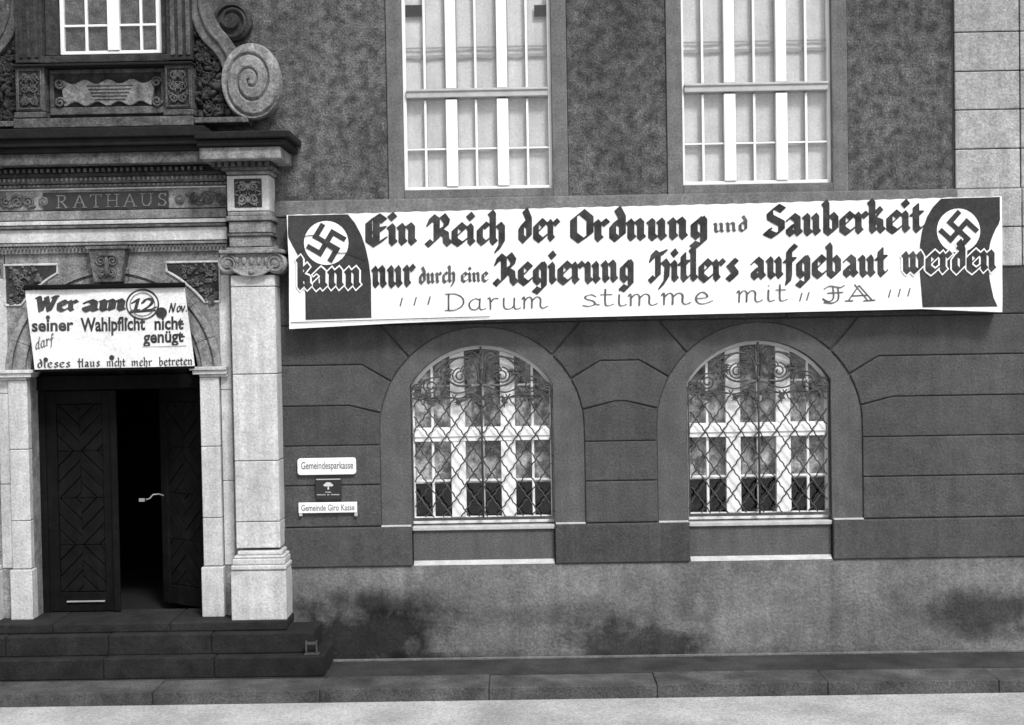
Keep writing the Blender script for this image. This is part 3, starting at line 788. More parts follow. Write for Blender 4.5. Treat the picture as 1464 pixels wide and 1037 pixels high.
for (d0, d1) in ((-87, -70), (80, 89)): abox('window_moulding', M_STONE_DARK, d0, d1, -.12, 0.1, 78, -160)
abox('window_moulding', M_STONE_DARK, -88, 90, -.12, .1, -161, -175)
# window
WXL, WXR = XA0-69/S*.985, XA0+79/S*.985; WZ0, WZ1 = za(77, -.05), za(-160, -.05)
f = MB(); y0 = -.05
f.box(WXL, WXL+.04, y0, y0+.07, WZ0, WZ1).box(WXR-.065, WXR, y0, y0+.07, WZ0, WZ1).box(WXL+.04, WXR-.065, y0, y0+.07, WZ0, WZ0+.035).box(WXL+.04, WXR-.065, y0, y0+.07, WZ1-.05, WZ1)
pw = f.build('portal_window', M_WHITE, hall, .004); pw['label'] = 'casement window above the stone portal'
xm0, xm1 = XA0+0/S, XA0+17/S*.985
MB().box(xm0, xm1, y0-.012, y0+.06, WZ0+.036, WZ1-.05).build('mullion', M_WHITE, pw, .004)
for (c0, c1, xb_) in ((WXL+.04, xm0, XA0-31/S), (xm1, WXR-.065, XA0+47/S)):
    MB().box(xb_-.013, xb_+.013, y0+.012, y0+.05, WZ0+.036, WZ1-.05).build('glazing_bar', M_WHITE, pw, .003)
    zh = [WZ0+.3+.42*k for k in range(5)]
    for (p, q) in ((c0, xb_-.013), (xb_+.013, c1)):
        zprev = WZ0+.036
        for z in zh:
            if z > WZ1-.1: break
            MB().box(p, q, y0+.014, y0+.048, z-.011, z+.011).build('glazing_bar', M_WHITE, pw, .003)
            MB().box(p, q, y0+.028, y0+.031, zprev, z-.011).build('pane', M_GLASS, pw); zprev = z+.011
        MB().box(p, q, y0+.028, y0+.031, zprev, WZ1-.05).build('pane', M_GLASS, pw)
curtain(WXL, WXR, WZ0, WZ1, y0+.2, 'pane_tone_sheet', M_INNER, pw, .02)

# ---- big volutes at both sides
def volute(sg):
    def vx(d): return XA0+sg*d/S*.985
    m_ = MB()
    cx_, cz_ = vx(209), za(122, -.1)
    R = .38
    v_, f_ = [], []; NA, NR = 84, 44
    for j in range(NR+1):
        r_ = R*j/NR
        for i in range(NA):
            a_ = 2*PI*i/NA; ph_ = (r_/R)**.85*2.7 - sg*a_/(2*PI) + .2
            fr_ = ph_ % 1.0
            h_ = .155+.045*(1-r_/R)+.05*min(1, 2.4*math.sin(PI*fr_))**.8
            v_.append((cx_+.78*r_*math.cos(a_), -h_, cz_+r_*math.sin(a_)))
    for j in range(NR):
        for i in range(NA): f_.append((j*NA+i, j*NA+(i+1) % NA, (j+1)*NA+(i+1) % NA, (j+1)*NA+i))
    o0 = len(v_)
    for (rr_, y_) in ((R+.012, -.16), (R+.02, -.12), (R+.0, -.08), (R, .0)):
        for i in range(NA): a_ = 2*PI*i/NA; v_.append((cx_+.78*rr_*math.cos(a_), y_, cz_+rr_*math.sin(a_)))
    prev = NR*NA
    for q in range(4):
        for i in range(NA): f_.append((prev+i, prev+(i+1) % NA, o0+q*NA+(i+1) % NA, o0+q*NA+i))
        prev = o0+q*NA
    m_.add(v_, f_)
    m_.build('volute', M_VOLUTE, portal_o, smooth=True)
    # upper scroll and connecting band
    m_ = MB()
    cu, cv = vx(181), za(33, -.1)
    m_.rings(cu, cv, [(.2, 0), (.2, -.09), (.16, -.12), (.15, -.08), (.09, -.09), (.07, -.13), (.02, -.14)], 28)
    sp = spiral(cu, cv, .19, .03, PI, sg*1.6, 50); m_.tube([(p[0], -.12, p[1]) for p in sp], .018)
    m_.build('upper_scroll', M_STONE_DARK, portal_o)
    band = [(vx(150), za(-120)), (vx(139), za(-60)), (vx(137), za(0)), (vx(142), za(28)), (vx(152), za(48)), (vx(166), za(64)), (vx(176), za(82)), (vx(180), za(100))]
    bp = smooth_path(band, 6)
    wd = lambda t: .085+.03*math.sin(t*PI)
    A, B = [], []
    for i, p in enumerate(bp):
        q0, q1 = bp[max(i-1, 0)], bp[min(i+1, len(bp)-1)]; t = Vector((q1[0]-q0[0], q1[1]-q0[1])).normalized(); nn = Vector((-t.y, t.x)); w = wd(i/(len(bp)-1))
        A.append((p[0]+nn.x*w, p[1]+nn.y*w)); B.append((p[0]-nn.x*w, p[1]-nn.y*w))
    MB().strip(A, B, -.15, 0).build('scroll_band', M_STONE_GREY, portal_o, .02)
    MB().tube([(p[0], -.155, p[1]) for p in bp], .025, 6).build('scroll_rib', M_STONE_GREY, portal_o, smooth=True)
    # carved fruit and leaves between pedestal and volute
    m_ = MB()
    lo, hi = vx(129), vx(190)
    m_.prism([(vx(127), za(168)), (vx(196), za(168)), (vx(172), za(120)), (vx(150), za(60)), (vx(131), za(20)), (vx(127), za(20))], -.06, 0)
    for i in range(230):
        t = random.random(); py_ = 22+144*t; wmax = 10+52*t
        x_ = vx(130+random.uniform(0, wmax)); z_ = za(py_)
        s_ = random.uniform(.02, .05)*(0.7+.5*t)
        if i % 3 == 0: m_.blob((x_, -.065, z_), s_*.9, s_*1.2, s_*.9, 7, 5, .15)
        elif i % 3 == 1:
            a_ = random.uniform(0, 6.3); cv_ = random.uniform(-1.4, 1.4); L_ = s_*2.6
            m_.tube([(x_+L_*q/5*math.cos(a_+cv_*q/5), -.07-.045*math.sin(PI*q/5), z_+L_*q/5*math.sin(a_+cv_*q/5)) for q in range(6)], s_*.5, 5, taper=lambda t: .25+math.sin(PI*t)*.9)
        else:
            sp = spiral(x_, z_, s_*1.1, .008, random.uniform(0, 6), random.choice((-1.3, 1.3)), 14)
            m_.tube([(p[0], -.1, p[1]) for p in sp], s_*.3, 4)
    m_.build('carved_foliage', M_STONE_DARK, portal_o, smooth=True)
    MB().box(vx(129), vx(205), -.24, 0, za(178, -.24), za(170, -.24)).build('volute_base', M_STONE_GREY, portal_o, .008)
volute(1); volute(-1)

# ------------------------------------------------------------ door
XD0, XD1 = XC-DW, XC+DW
YD = 0.12
ZD1 = zp(556, YD)
f = MB()
f.box(XD0, XD0+.07, YD-.02, YD+.1, FZ, ZD1).box(XD1-.035, XD1, YD-.02, YD+.1, FZ, ZD1)
f.box(XD0, XD1, YD-.05, YD+.1, ZD1, ZD1+.15)
frame = f.build('door_frame', M_WOODFR, hall, .006)
# boarded tympanum above the transom
tym = [(XC+(AR0+.02)*math.cos(PI*k/20), AZ+(AR0+.02)*math.sin(PI*k/20)) for k in range(21)]
MB().prism([(XC+AR0, ZD1+.16)]+tym+[(XC-AR0, ZD1+.16)], YD, YD+.06).build('tympanum', M_WOOD, hall)
MB().box(XC-.04, XC+.04, YD-.04, YD, ZD1+.16, AZ+AR0).build('tympanum_rail', M_WOODFR, hall)
def leaf(name, w, h):
    """door leaf with rails and diagonal planks, local: x 0..w, front at y=0"""
    m_ = MB()
    m_.box(0, .11, 0, .06, 0, h).box(w-.11, w, 0, .06, 0, h).box(.11, w-.11, 0, .06, 0, .2).box(.11, w-.11, 0, .06, h-.14, h)
    m_.box(.11, w-.11, .04, .055, .2, h-.14)
    o = m_.build(name, M_WOODFR, frame, .006)
    x0, x1, z0, z1 = .115, w-.115, .205, h-.145; xm = (x0+x1)/2; P_ = .19
    def clip(poly, axis, val, keep_gt):
        out = []
        for i in range(len(poly)):
            a, b_ = poly[i], poly[(i+1) % len(poly)]
            ia = (a[axis] >= val) == keep_gt; ib = (b_[axis] >= val) == keep_gt
            if ia: out.append(a)
            if ia != ib:
                t = (val-a[axis])/(b_[axis]-a[axis]); out.append((a[0]+(b_[0]-a[0])*t, a[1]+(b_[1]-a[1])*t))
        return out
    NQ = 4
    for quad in range(2*NQ):
        xa, xb = (x0, xm) if quad % 2 == 0 else (xm, x1)
        za_, zb2 = z0+(z1-z0)*(quad//2)/NQ, z0+(z1-z0)*(quad//2+1)/NQ
        sl_ = (1 if quad % 2 == 0 else -1)*(1 if (quad//2) % 2 == 0 else -1)
        for k in range(-4, 7):
            c = za_+k*P_*.9
            poly = [(xa, c), (xb, c+sl_*(xb-xa)), (xb, c+sl_*(xb-xa)+P_*.9-.012), (xa, c+P_*.9-.012)]
            for (ax, v_, gt) in ((1, za_+.002, True), (1, zb2-.002, False)):
                if len(poly) > 2: poly = clip(poly, ax, v_, gt)
            if len(poly) > 2:
                pr = MB(); pr.prism(poly, .012+.004*(k % 2), .04)
                # raised rib on the plank
                pr.build('plank', M_WOOD, o, .008)
    return o
hL = ZD1-FZ-.02
wl = (WX(163, 700, YD)-XD0-.07)
l1 = leaf('door_leaf', wl, hL); l1.location = (XD0+.07, YD, FZ+.01)
MB().box(wl-.02, wl+.05, -.03, 0, 0, hL).build('astragal', M_WOODFR, l1, .008)
MB().box(.18, wl-.12, -.02, 0.0, .10, .115).build('kick_rail', M_INNER, l1, .003)
l2 = leaf('door_leaf', wl, hL)
ang = math.radians(33)
l2.location = (XD1-.035, YD+.02, FZ+.01)
l2.rotation_euler = (0, 0, PI-ang)
l2.scale = (1, -1, 1)
l2['label'] = 'right door leaf standing open into the dark hall'
a = WX(205, 714, .08); z_ = WZ(205, 714, .08)
m_ = MB().box(a-.04, a+.02, .055, .075, z_-.018, z_+.016).tube([(a+.03, .07, z_), (a+.07, .075, z_+.012), (a+.1, .09, z_+.05), (a+.15, .12, z_+.052), (a+.19, .16, z_+.03)], .008, 6)
m_.build('door_latch', M_BRASS, hall)

# ------------------------------------------------------------ steps
xe = WX(412, 905, -.4)
stp = MB()
XS0 = 2*XC-xe
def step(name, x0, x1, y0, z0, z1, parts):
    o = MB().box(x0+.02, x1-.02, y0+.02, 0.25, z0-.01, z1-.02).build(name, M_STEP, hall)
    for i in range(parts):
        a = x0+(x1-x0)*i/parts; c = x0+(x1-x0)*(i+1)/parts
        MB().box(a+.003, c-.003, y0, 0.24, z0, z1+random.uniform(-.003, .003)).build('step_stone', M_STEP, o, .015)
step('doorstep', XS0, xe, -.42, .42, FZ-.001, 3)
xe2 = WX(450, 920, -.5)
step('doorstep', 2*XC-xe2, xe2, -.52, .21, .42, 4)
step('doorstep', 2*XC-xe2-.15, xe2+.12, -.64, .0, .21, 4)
bs = thing('boot_scraper', 'small dark iron boot scraper at the right end of the door steps', 'boot scraper', (WX(446, 925, -.56), -.57, .21))
MB().box(-.06, .06, -.03, -.018, .1, .13).box(-.06, -.045, -.035, .0, 0, .14).box(.045, .06, -.035, 0, 0, .14).build('blade', M_IRON, bs, .003)
MB().box(-.075, .075, -.04, .03, 0, .014).build('foot_plate', M_IRON, bs, .003)

# ------------------------------------------------------------ lettering engine
def hull(P):
    P = sorted(set((round(a, 6), round(b, 6)) for a, b in P))
    def half(Q):
        h = []
        for p in Q:
            while len(h) > 1 and (h[-1][0]-h[-2][0])*(p[1]-h[-2][1])-(h[-1][1]-h[-2][1])*(p[0]-h[-2][0]) <= 0: h.pop()
            h.append(p)
        return h
    a, b = half(P), half(P[::-1]); return a[:-1]+b[:-1]
def nib_polys(strokes, w, ang=40, t=.05):
    ca, sa = math.cos(math.radians(ang)), math.sin(math.radians(ang)); out = []
    cor = [(sx*w/2*ca-sz*t/2*sa, sx*w/2*sa+sz*t/2*ca) for sx in (-1, 1) for sz in (-1, 1)]
    for s in strokes:
        if len(s) == 1: s = [s[0], (s[0][0]+.01, s[0][1])]
        for p, q in zip(s, s[1:]): out.append(hull([(p[0]+c[0], p[1]+c[1]) for c in cor]+[(q[0]+c[0], q[1]+c[1]) for c in cor]))
    return out
def stem(x, top=.9, bot=.1): return [(x-.1, top), (x, top-.12), (x, bot+.12), (x+.1, bot)]
FR = {  # blackletter skeletons: (advance, strokes), x-height 1
 'i': (.45, [stem(.12), [(.05, 1.42), (.2, 1.24)]]), 'n': (.92, [stem(.12), [(.12, .7), (.42, .92), (.55, .78), (.55, .22), (.65, .1)]]),
 'm': (1.35, [stem(.12), [(.12, .7), (.42, .92), (.55, .78), (.55, .15)], [(.55, .7), (.85, .92), (.98, .78), (.98, .22), (1.08, .1)]]),
 'u': (.92, [[(.02, .9), (.12, .8), (.12, .22), (.24, .08), (.5, .28)], stem(.55)]), 'r': (.66, [stem(.12), [(.14, .72), (.36, .93), (.5, .8)]]),
 'e': (.76, [[(.6, .22), (.36, .06), (.1, .24), (.1, .76), (.34, .95), (.58, .76), (.3, .52)]]), 'c': (.62, [[(.5, .2), (.3, .07), (.12, .24), (.12, .74), (.32, .93), (.48, .82)]]),
 'a': (.86, [[(.1, .78), (.28, .92), (.5, .76), (.5, .22), (.62, .1)], [(.5, .52), (.12, .38), (.12, .22), (.26, .08), (.5, .26)]]),
 'd': (.82, [[(.34, 1.48), (.55, 1.05), (.55, .26), (.32, .06), (.12, .24), (.12, .7), (.3, .92), (.52, .76)]]),
 'b': (.82, [[(.02, 1.5), (.12, 1.36), (.12, .22), (.32, .07), (.56, .24), (.56, .74), (.38, .93), (.14, .74)]]),
 'h': (.86, [[(.02, 1.5), (.12, 1.36), (.12, .22), (.22, .1)], [(.14, .72), (.42, .93), (.56, .78), (.56, .1), (.34, -.26)]]),
 'k': (.84, [[(.02, 1.5), (.12, 1.36), (.12, .22), (.22, .1)], [(.14, .86), (.38, 1.12), (.5, .98), (.2, .66)], [(.2, .62), (.5, .5), (.5, .22), (.62, .1)]]),
 'l': (.46, [[(.02, 1.5), (.12, 1.36), (.12, .22), (.24, .1)]]), 't': (.58, [[(.16, 1.22), (.16, .22), (.28, .08), (.42, .2)], [(-.02, .86), (.4, .86)]]),
 'f': (.56, [[(.46, 1.36), (.3, 1.46), (.16, 1.28), (.16, .05), (.1, -.2)], [(-.02, .84), (.4, .84)]]),
 's': (.7, [[(.52, .82), (.34, .93), (.14, .76), (.5, .34), (.5, .22), (.3, .07), (.1, .2)]]),
 'g': (.84, [[(.52, .78), (.32, .93), (.12, .76), (.12, .26), (.3, .1), (.52, .28)], [(.44, .95), (.54, .82), (.54, -.1), (.3, -.32), (.06, -.2)]]),
 'w': (1.22, [[(.02, .94), (.12, .8), (.12, .22), (.28, .07), (.5, .26)], [(.4, .94), (.5, .8), (.5, .22), (.68, .07), (.94, .28), (.94, .72), (.8, .94)]]),
 'E': (1.06, [[(.82, 1.15), (.52, 1.36), (.14, 1.12), (.14, .3), (.46, .06), (.84, .3)], [(.48, 1.3), (.48, .16)], [(.36, .7), (.8, .78)]]),
 'R': (1.16, [[(.0, 1.02), (.14, 1.34), (.36, 1.18), (.36, .3), (.08, .06), (-.08, .2)], [(.36, 1.16), (.66, 1.38), (.86, 1.12), (.8, .9), (.46, .72)], [(.46, .7), (.8, .52), (.82, .24), (.98, .08)]]),
 'O': (1.08, [[(.5, 1.38), (.14, 1.08), (.14, .32), (.46, .06), (.86, .34), (.86, 1.06), (.5, 1.38)]]),
 'S': (1.0, [[(.84, 1.22), (.56, 1.38), (.22, 1.14), (.24, .9), (.78, .6), (.78, .28), (.42, .05), (.04, .22)], [(.04, .22), (.2, .3)]]),
 'H': (1.1, [[(.0, 1.0), (.12, 1.34), (.34, 1.2), (.34, .26), (.08, .04), (-.06, .18)], [(.3, 1.22), (.72, 1.36)], [(.36, .72), (.68, .94), (.84, .74), (.8, .16), (.5, -.24)]]),
 'W': (1.5, [[(.0, 1.25), (.2, 1.36), (.26, 1.2), (.26, .3), (.42, .08), (.74, .32)], [(.62, 1.36), (.74, 1.2), (.74, .3), (.92, .08), (1.26, .4), (1.26, 1.0), (1.06, 1.36)]]),
}
SCR = {  # thin cursive skeletons, smoothed
 'D': (1.1, [[(.15, 1.4), (.15, .05)], [(.0, 1.38), (.5, 1.36), (.85, 1.0), (.85, .45), (.5, .05), (.0, .02)]]),
 'a': (.95, [[(.6, .85), (.35, .95), (.1, .6), (.15, .15), (.4, .03), (.6, .3)], [(.62, .95), (.6, .2), (.72, .02), (.9, .12)]]),
 'r': (.72, [[(.05, .9), (.15, .95), (.18, .0)], [(.18, .6), (.35, .92), (.55, .9)]]),
 'u': (.98, [[(.1, .95), (.1, .25), (.25, .02), (.5, .1), (.62, .4)], [(.62, .95), (.62, .15), (.75, .0), (.92, .1)]]),
 'm': (1.45, [[(.05, .8), (.15, .95), (.15, 0)], [(.15, .6), (.35, .95), (.52, .8), (.52, 0)], [(.52, .6), (.75, .95), (.95, .8), (.95, .2), (1.08, .0), (1.3, .15)]]),
 's': (.8, [[(.6, .8), (.4, .97), (.15, .82), (.2, .6), (.5, .42), (.55, .15), (.3, .0), (.05, .08)], [(.55, .2), (.75, .1)]]),
 't': (.65, [[(.2, 1.4), (.2, .2), (.32, .02), (.55, .15)], [(.0, .95), (.48, .95)]]),
 'i': (.5, [[(.15, .95), (.15, .15), (.28, .0), (.45, .1)], [(.15, 1.3), (.17, 1.27)]]),
 'e': (.85, [[(.1, .45), (.55, .55), (.5, .88), (.3, .97), (.1, .6), (.15, .15), (.4, .0), (.8, .25)]]),
 'N': (1.15, [[(.0, .0), (.15, 1.2), (.2, 1.35), (.6, .05), (.7, .4), (.85, 1.4)]]), 'o': (.75, [[(.35, .95), (.1, .6), (.15, .1), (.4, .02), (.6, .4), (.5, .85), (.35, .95)]]),
 'v': (.75, [[(.0, .9), (.2, .1), (.3, .05), (.55, .9)]]), '.': (.35, [[(.1, .08), (.16, .06)]]),
 'd': (.9, [[(.6, .8), (.35, .95), (.1, .5), (.2, .05), (.5, .2)], [(.72, 1.6), (.6, .9), (.6, .2), (.75, .0)]]),
 'f': (.75, [[(.55, 1.3), (.4, 1.5), (.25, 1.1), (.22, .2), (.15, -.4)], [(.0, .75), (.55, .85)]]),
}
SER = {
 'R': (1.0, [[(.15, 0), (.15, 1)], [(.15, 1), (.55, .98), (.65, .75), (.5, .52), (.15, .5)], [(.35, .5), (.75, 0)], [(0, 0), (.3, 0)], [(.65, 0), (.85, 0)], [(0, 1), (.2, 1)]]),
 'A': (1.05, [[(.1, 0), (.48, 1)], [(.48, 1), (.86, 0)], [(.25, .38), (.72, .38)], [(0, 0), (.22, 0)], [(.74, 0), (.98, 0)]]),
 'T': (.95, [[(.42, 0), (.42, 1)], [(.02, 1), (.82, 1)], [(.02, 1), (.02, .85)], [(.82, 1), (.82, .85)], [(.28, 0), (.56, 0)]]),
 'H': (1.05, [[(.15, 0), (.15, 1)], [(.8, 0), (.8, 1)], [(.15, .5), (.8, .5)], [(0, 0), (.3, 0)], [(.65, 0), (.95, 0)], [(0, 1), (.3, 1)], [(.65, 1), (.95, 1)]]),
 'U': (1.05, [[(.15, 1), (.15, .3), (.3, .03), (.6, .03), (.78, .3), (.78, 1)], [(0, 1), (.3, 1)], [(.65, 1), (.93, 1)]]),
 'S': (.8, [[(.6, .8), (.5, .97), (.25, 1), (.1, .8), (.2, .58), (.5, .45), (.62, .22), (.45, 0), (.2, .02), (.08, .2)], [(.6, 1), (.6, .8)], [(.08, .0), (.08, .2)]]),
}
def letters(font, text, kern=0.0, smooth=False, wob=.0, slant=0):
    x = 0; out = []
    for ch in text:
        if ch == ' ': x += .5; continue
        adv, ss = font[ch]
        dx, dz = random.uniform(-wob, wob), random.uniform(-wob, wob)
        for s in ss:
            s = [(x+p[0]+dx+slant*p[1], p[1]+dz) for p in s]
            out.append(smooth_path(s, 5) if smooth and len(s) > 2 else s)
        x += adv+kern
    return out, x
def fit(polys, P0, P1, xh, mapf, off=0.0, grow=0):
    """stretch glyph polygons so that they run from pixel P0 (left baseline) to P1 with x-height xh px"""
    xs_ = [p[0] for q in polys for p in q]; a, b = min(xs_), max(xs_)
    m_ = MB()
    for i, q in enumerate(polys):
        o = off + (i % 12)*.00022
        v = []
        for p in q:
            t = (p[0]-a)/(b-a); X = P0[0]+(P1[0]-P0[0])*t; Y = P0[1]+(P1[1]-P0[1])*t - p[1]*xh
            v.append(mapf(X, Y, o))
        m_.add(v, [tuple(range(len(v)))])
    return m_
FR2 = dict(FR); FR2['H'] = (.95, [[(.1, 1.5), (.16, .1), (.26, .04)], [(-.1, 1.0), (.1, .92), (.62, .98)], [(.62, 1.4), (.62, .22), (.74, .08)]])
FR2['W'] = (1.45, [[(.0, 1.3), (.12, 1.3), (.3, .1)], [(.3, .1), (.52, 1.0)], [(.62, 1.3), (.86, .1)], [(.86, .1), (1.25, 1.3)], [(1.1, 1.32), (1.35, 1.32)]])
def word(par, name, M, font, text, P0, P1, xh, mapf, nib=.34, ang=40, t=.06, kern=0, smooth=False, wob=.0, off=.005, halo=0, label=None, slant=0):
    random.seed(len(text)*31+int(P0[0]))
    ss, _ = letters(font, text, kern, smooth, wob, slant)
    if halo:
        ph = nib_polys(ss, nib+halo, ang, t+halo)
        # fit halo with the same transform: use the extents of the core letters
        core = nib_polys(ss, nib, ang, t); xs_ = [p[0] for q in core for p in q]; a, b = min(xs_), max(xs_)
        m_ = MB()
        for i, q in enumerate(ph):
            v = []
            for p in q:
                tt = (p[0]-a)/(b-a); X = P0[0]+(P1[0]-P0[0])*tt; Y = P0[1]+(P1[1]-P0[1])*tt-p[1]*xh
                v.append(mapf(X, Y, off-.0032+(i % 12)*.00022))
            m_.add(v, [tuple(range(len(v)))])
        m_.build('letter_outline', M_WHITE, par)
    o = fit(nib_polys(ss, nib, ang, t), P0, P1, xh, mapf, off).build(name, M, par)
    if label: o['label'] = label
    return o
DG = None
def font_word(par, name, M, text, P0, P1, height, mapf, off=.003, bold=.0, label=None):
    """built-in sans letters, squeezed into a pixel box; height = cap height in px"""
    cu = bpy.data.curves.new('t', 'FONT'); cu.body = text; cu.offset = bold; cu.resolution_u = 3
    to = bpy.data.objects.new('t', cu); COL.objects.link(to)
    dg = bpy.context.evaluated_depsgraph_get(); dg.update()
    me = bpy.data.meshes.new_from_object(to.evaluated_get(dg))
    bpy.data.objects.remove(to); bpy.data.curves.remove(cu)
    xs_ = [v.co.x for v in me.vertices]; a, b = min(xs_), max(xs_); ch = .7
    for v in me.vertices:
        t = (v.co.x-a)/(b-a); X = P0[0]+(P1[0]-P0[0])*t; Y = P0[1]+(P1[1]-P0[1])*t-v.co.y/ch*height
        v.co = mapf(X, Y, off)
    me.name = name; me.materials.clear(); me.materials.append(M)
    o = bpy.data.objects.new(name, me); COL.objects.link(o); o.parent = par
    if label: o['label'] = label
    return o

# RATHAUS in raised letters on its panel
def m_rat(X, Y, o): q = W(X, Y, -.151-o); return (q[0], -.151-o, q[1])
word(portal_o, 'raised_letters', M_CARVTXT, SER, 'RATHAUS', (80, 297), (238, 293.5), 17.5, m_rat, .085, 0, .075, kern=.22, off=.004, label='raised letters RATHAUS')

# ------------------------------------------------------------ big banner
YBN = -.24
random.seed(3); FOLDS = [(random.uniform(-2.5, 5.2), random.uniform(3.4, 4.8), random.uniform(-.8, .8), random.uniform(-.016, .016), random.uniform(.16, .4)) for _ in range(22)]
def rip(x, z):
    d = 0
    for (fx, fz, sl_, am, wd) in FOLDS:
        t = (x-fx)+sl_*(z-fz); d += am*math.exp(-(t/wd)**2)
    return d + .006*math.sin(x*4.3+z*1.3)+.004*math.sin(x*9.1-z*3.0)+.003*math.sin(z*11+x)
def m_ban(X, Y, o):
    q = W(X, Y, YBN); y = YBN-rip(*q)-o; return (q[0], y, q[1])
ban = thing('banner', 'long white cloth election banner with dark blackletter writing hung across the wall', 'banner', (WX(920, 460, -.2), 0, WZ(920, 460, -.2)))
def bch(o): o.parent = ban; o.matrix_parent_inverse = Matrix.Translation(-ban.location); return o
top = [(410, 307), (560, 303.5), (800, 297), (1100, 290), (1300, 284), (1432, 280)]
bot = [(413, 470), (560, 462), (700, 456.5), (1000, 449), (1320, 441.5), (1434, 446)]
nx, nz = 300, 30; v = []; fcs = []
for j in range(nz+1):
    for i in range(nx+1):
        X = 410+1023*i/nx
        Y = interp(top, X)+(interp(bot, X)-interp(top, X))*j/nz + (.4*math.sin(i*.9) if j == 0 else 0)
        if i == 0: X += j*.25
        v.append(m_ban(X, Y, 0))
for j in range(nz):
    for i in range(nx): a = j*(nx+1)+i; fcs.append((a, a+1, a+nx+2, a+nx+1))
# returns to the wall
base = len(v)
edge = [i for i in range(nx+1)] + [j*(nx+1)+nx for j in range(1, nz+1)] + [nz*(nx+1)+i for i in range(nx-1, -1, -1)] + [j*(nx+1) for j in range(nz-1, 0, -1)]
for q in edge: v.append((v[q][0], -.06, v[q][2]))
for k in range(len(edge)):
    fcs.append((edge[k], base+k, base+(k+1) % len(edge), edge[(k+1) % len(edge)]))
bch(MB().add(v, fcs).build('cloth', M_CLOTH, None, smooth=False))
# timber frame carrying the cloth
fm = MB()
def fb(x0, z0, x1, z1): fm.tube([(x0, YBN+.06, z0), (x1, YBN+.06, z1)], .025, 4)
p = [W(413, 311, YBN), W(1429, 285, YBN), W(1429, 438, YBN), W(417, 456, YBN)]
for i in range(4): fb(*p[i], *p[(i+1) % 4])
bch(fm.build('timber_frame', M_WOODFR))
def region(le, re, M, name, off, nrow=24, ncol=10, label=None):
    """cloth field between a left and a right edge given as (y, x) tables; top and bottom follow the cloth"""
    vv = []; ff = []
    for j in range(nrow+1):
        t = j/nrow
        for i in range(ncol+1):
            s = i/ncol
            yl, yr = le[0][0]+(le[-1][0]-le[0][0])*t, re[0][0]+(re[-1][0]-re[0][0])*t
            xl, xr = interp(le, yl), interp(re, yr)
            vv.append(m_ban(xl+(xr-xl)*s, yl+(yr-yl)*s, off))
    for j in range(nrow):
        for i in range(ncol): a = j*(ncol+1)+i; ff.append((a, a+1, a+ncol+2, a+ncol+1))
    return bch(MB().add(vv, ff).build(name, M, None, label=label))
region([(308, 412), (338, 412), (352, 419), (366, 427), (385, 433), (420, 436.5), (457, 437)], [(306, 497), (318, 507), (335, 516), (352, 522), (375, 527), (400, 530), (454, 531)], M_FLAGC, 'flag_field', .004, label='dark painted flag at the left end')
region([(284, 1345), (295, 1334), (310, 1325), (330, 1318), (350, 1315), (390, 1315), (439, 1319)], [(281, 1430), (317, 1430), (328, 1423), (345, 1416), (370, 1412), (400, 1415), (425, 1420), (438, 1426)], M_FLAGC, 'flag_field', .004, label='dark painted flag at the right end')
def disc(cx, cy, r, M, off, name='disc'):
    vv = [m_ban(cx, cy, off)]; ff = []
    for q in (1, 2, 3):
        for k in range(32): a = 2*PI*k/32; vv.append(m_ban(cx+r*q/3*math.cos(a), cy+r*q/3*math.sin(a), off))
    for k in range(32): ff.append((0, 1+k, 1+(k+1) % 32))
    for q in (0, 1):
        for k in range(32): ff.append((1+q*32+k, 1+(q+1)*32+k, 1+(q+1)*32+(k+1) % 32, 1+q*32+(k+1) % 32))
    return bch(MB().add(vv, ff).build(name, M))
disc(466.5, 347, 31.5, M_CLOTH, .008); disc(1370, 329.5, 31.5, M_CLOTH, .008)
def emblem(cx, cy, s, rot):
    a = s; w = s*.42
    segs = []
    for k in range(4):
        q = k*PI/2+rot; c, d = math.cos(q), math.sin(q)
        pts = [(0, 0), (a, 0), (a, -a)]      # arm and its hook, mirrored into pixel space
        segs.append([(cx+p_[0]*c-p_[1]*d, cy-(p_[0]*d+p_[1]*c)) for p_ in pts])
    m_ = MB(); i = 0
    for s_ in segs:
        for p_, q_ in zip(s_, s_[1:]):
            t = Vector((q_[0]-p_[0], q_[1]-p_[1])).normalized(); nn = Vector((-t.y, t.x))*w/2; e_ = t*w/2
            vv = [m_ban(p_[0]+nn.x-e_.x, p_[1]+nn.y-e_.y, .013+i*.0002), m_ban(p_[0]-nn.x-e_.x, p_[1]-nn.y-e_.y, .013+i*.0002), m_ban(q_[0]-nn.x+e_.x, q_[1]-nn.y+e_.y, .013+i*.0002), m_ban(q_[0]+nn.x+e_.x, q_[1]+nn.y+e_.y, .013+i*.0002)]
            m_.add(vv, [(0, 1, 2, 3)]); i += 1
    bch(m_.build('painted_emblem', M_FLAGC))
emblem(466.5, 347, 17.5, math.radians(60)); emblem(1370, 329.5, 17.5, math.radians(48))
def bw_(*a, **k):
    before = set(COL.objects)
    o = word(None, 'painted_word', *a, **k)
    for q in COL.objects:
        if q not in before: bch(q)
    return o
L1 = [('Ein', 522, 351, 597, 350), ('Reich', 607, 352, 722, 349), ('der', 741, 346, 801, 345), ('Ordnung', 815, 346, 1011, 341)]
for t_, x0, y0, x1, y1 in L1: bw_(M_PAINT, FR, t_, (x0, y0), (x1, y1), 31, m_ban, .36, wob=.015, label='painted word %s' % t_)
bw_(M_THIN, FR, 'und', (1019, 333), (1068, 331), 15, m_ban, .25, t=.06, label='painted word und')
bw_(M_PAINT, FR, 'Sauberkeit', (1090, 339), (1322, 331), 31, m_ban, .36, wob=.015, label='painted word Sauberkeit')
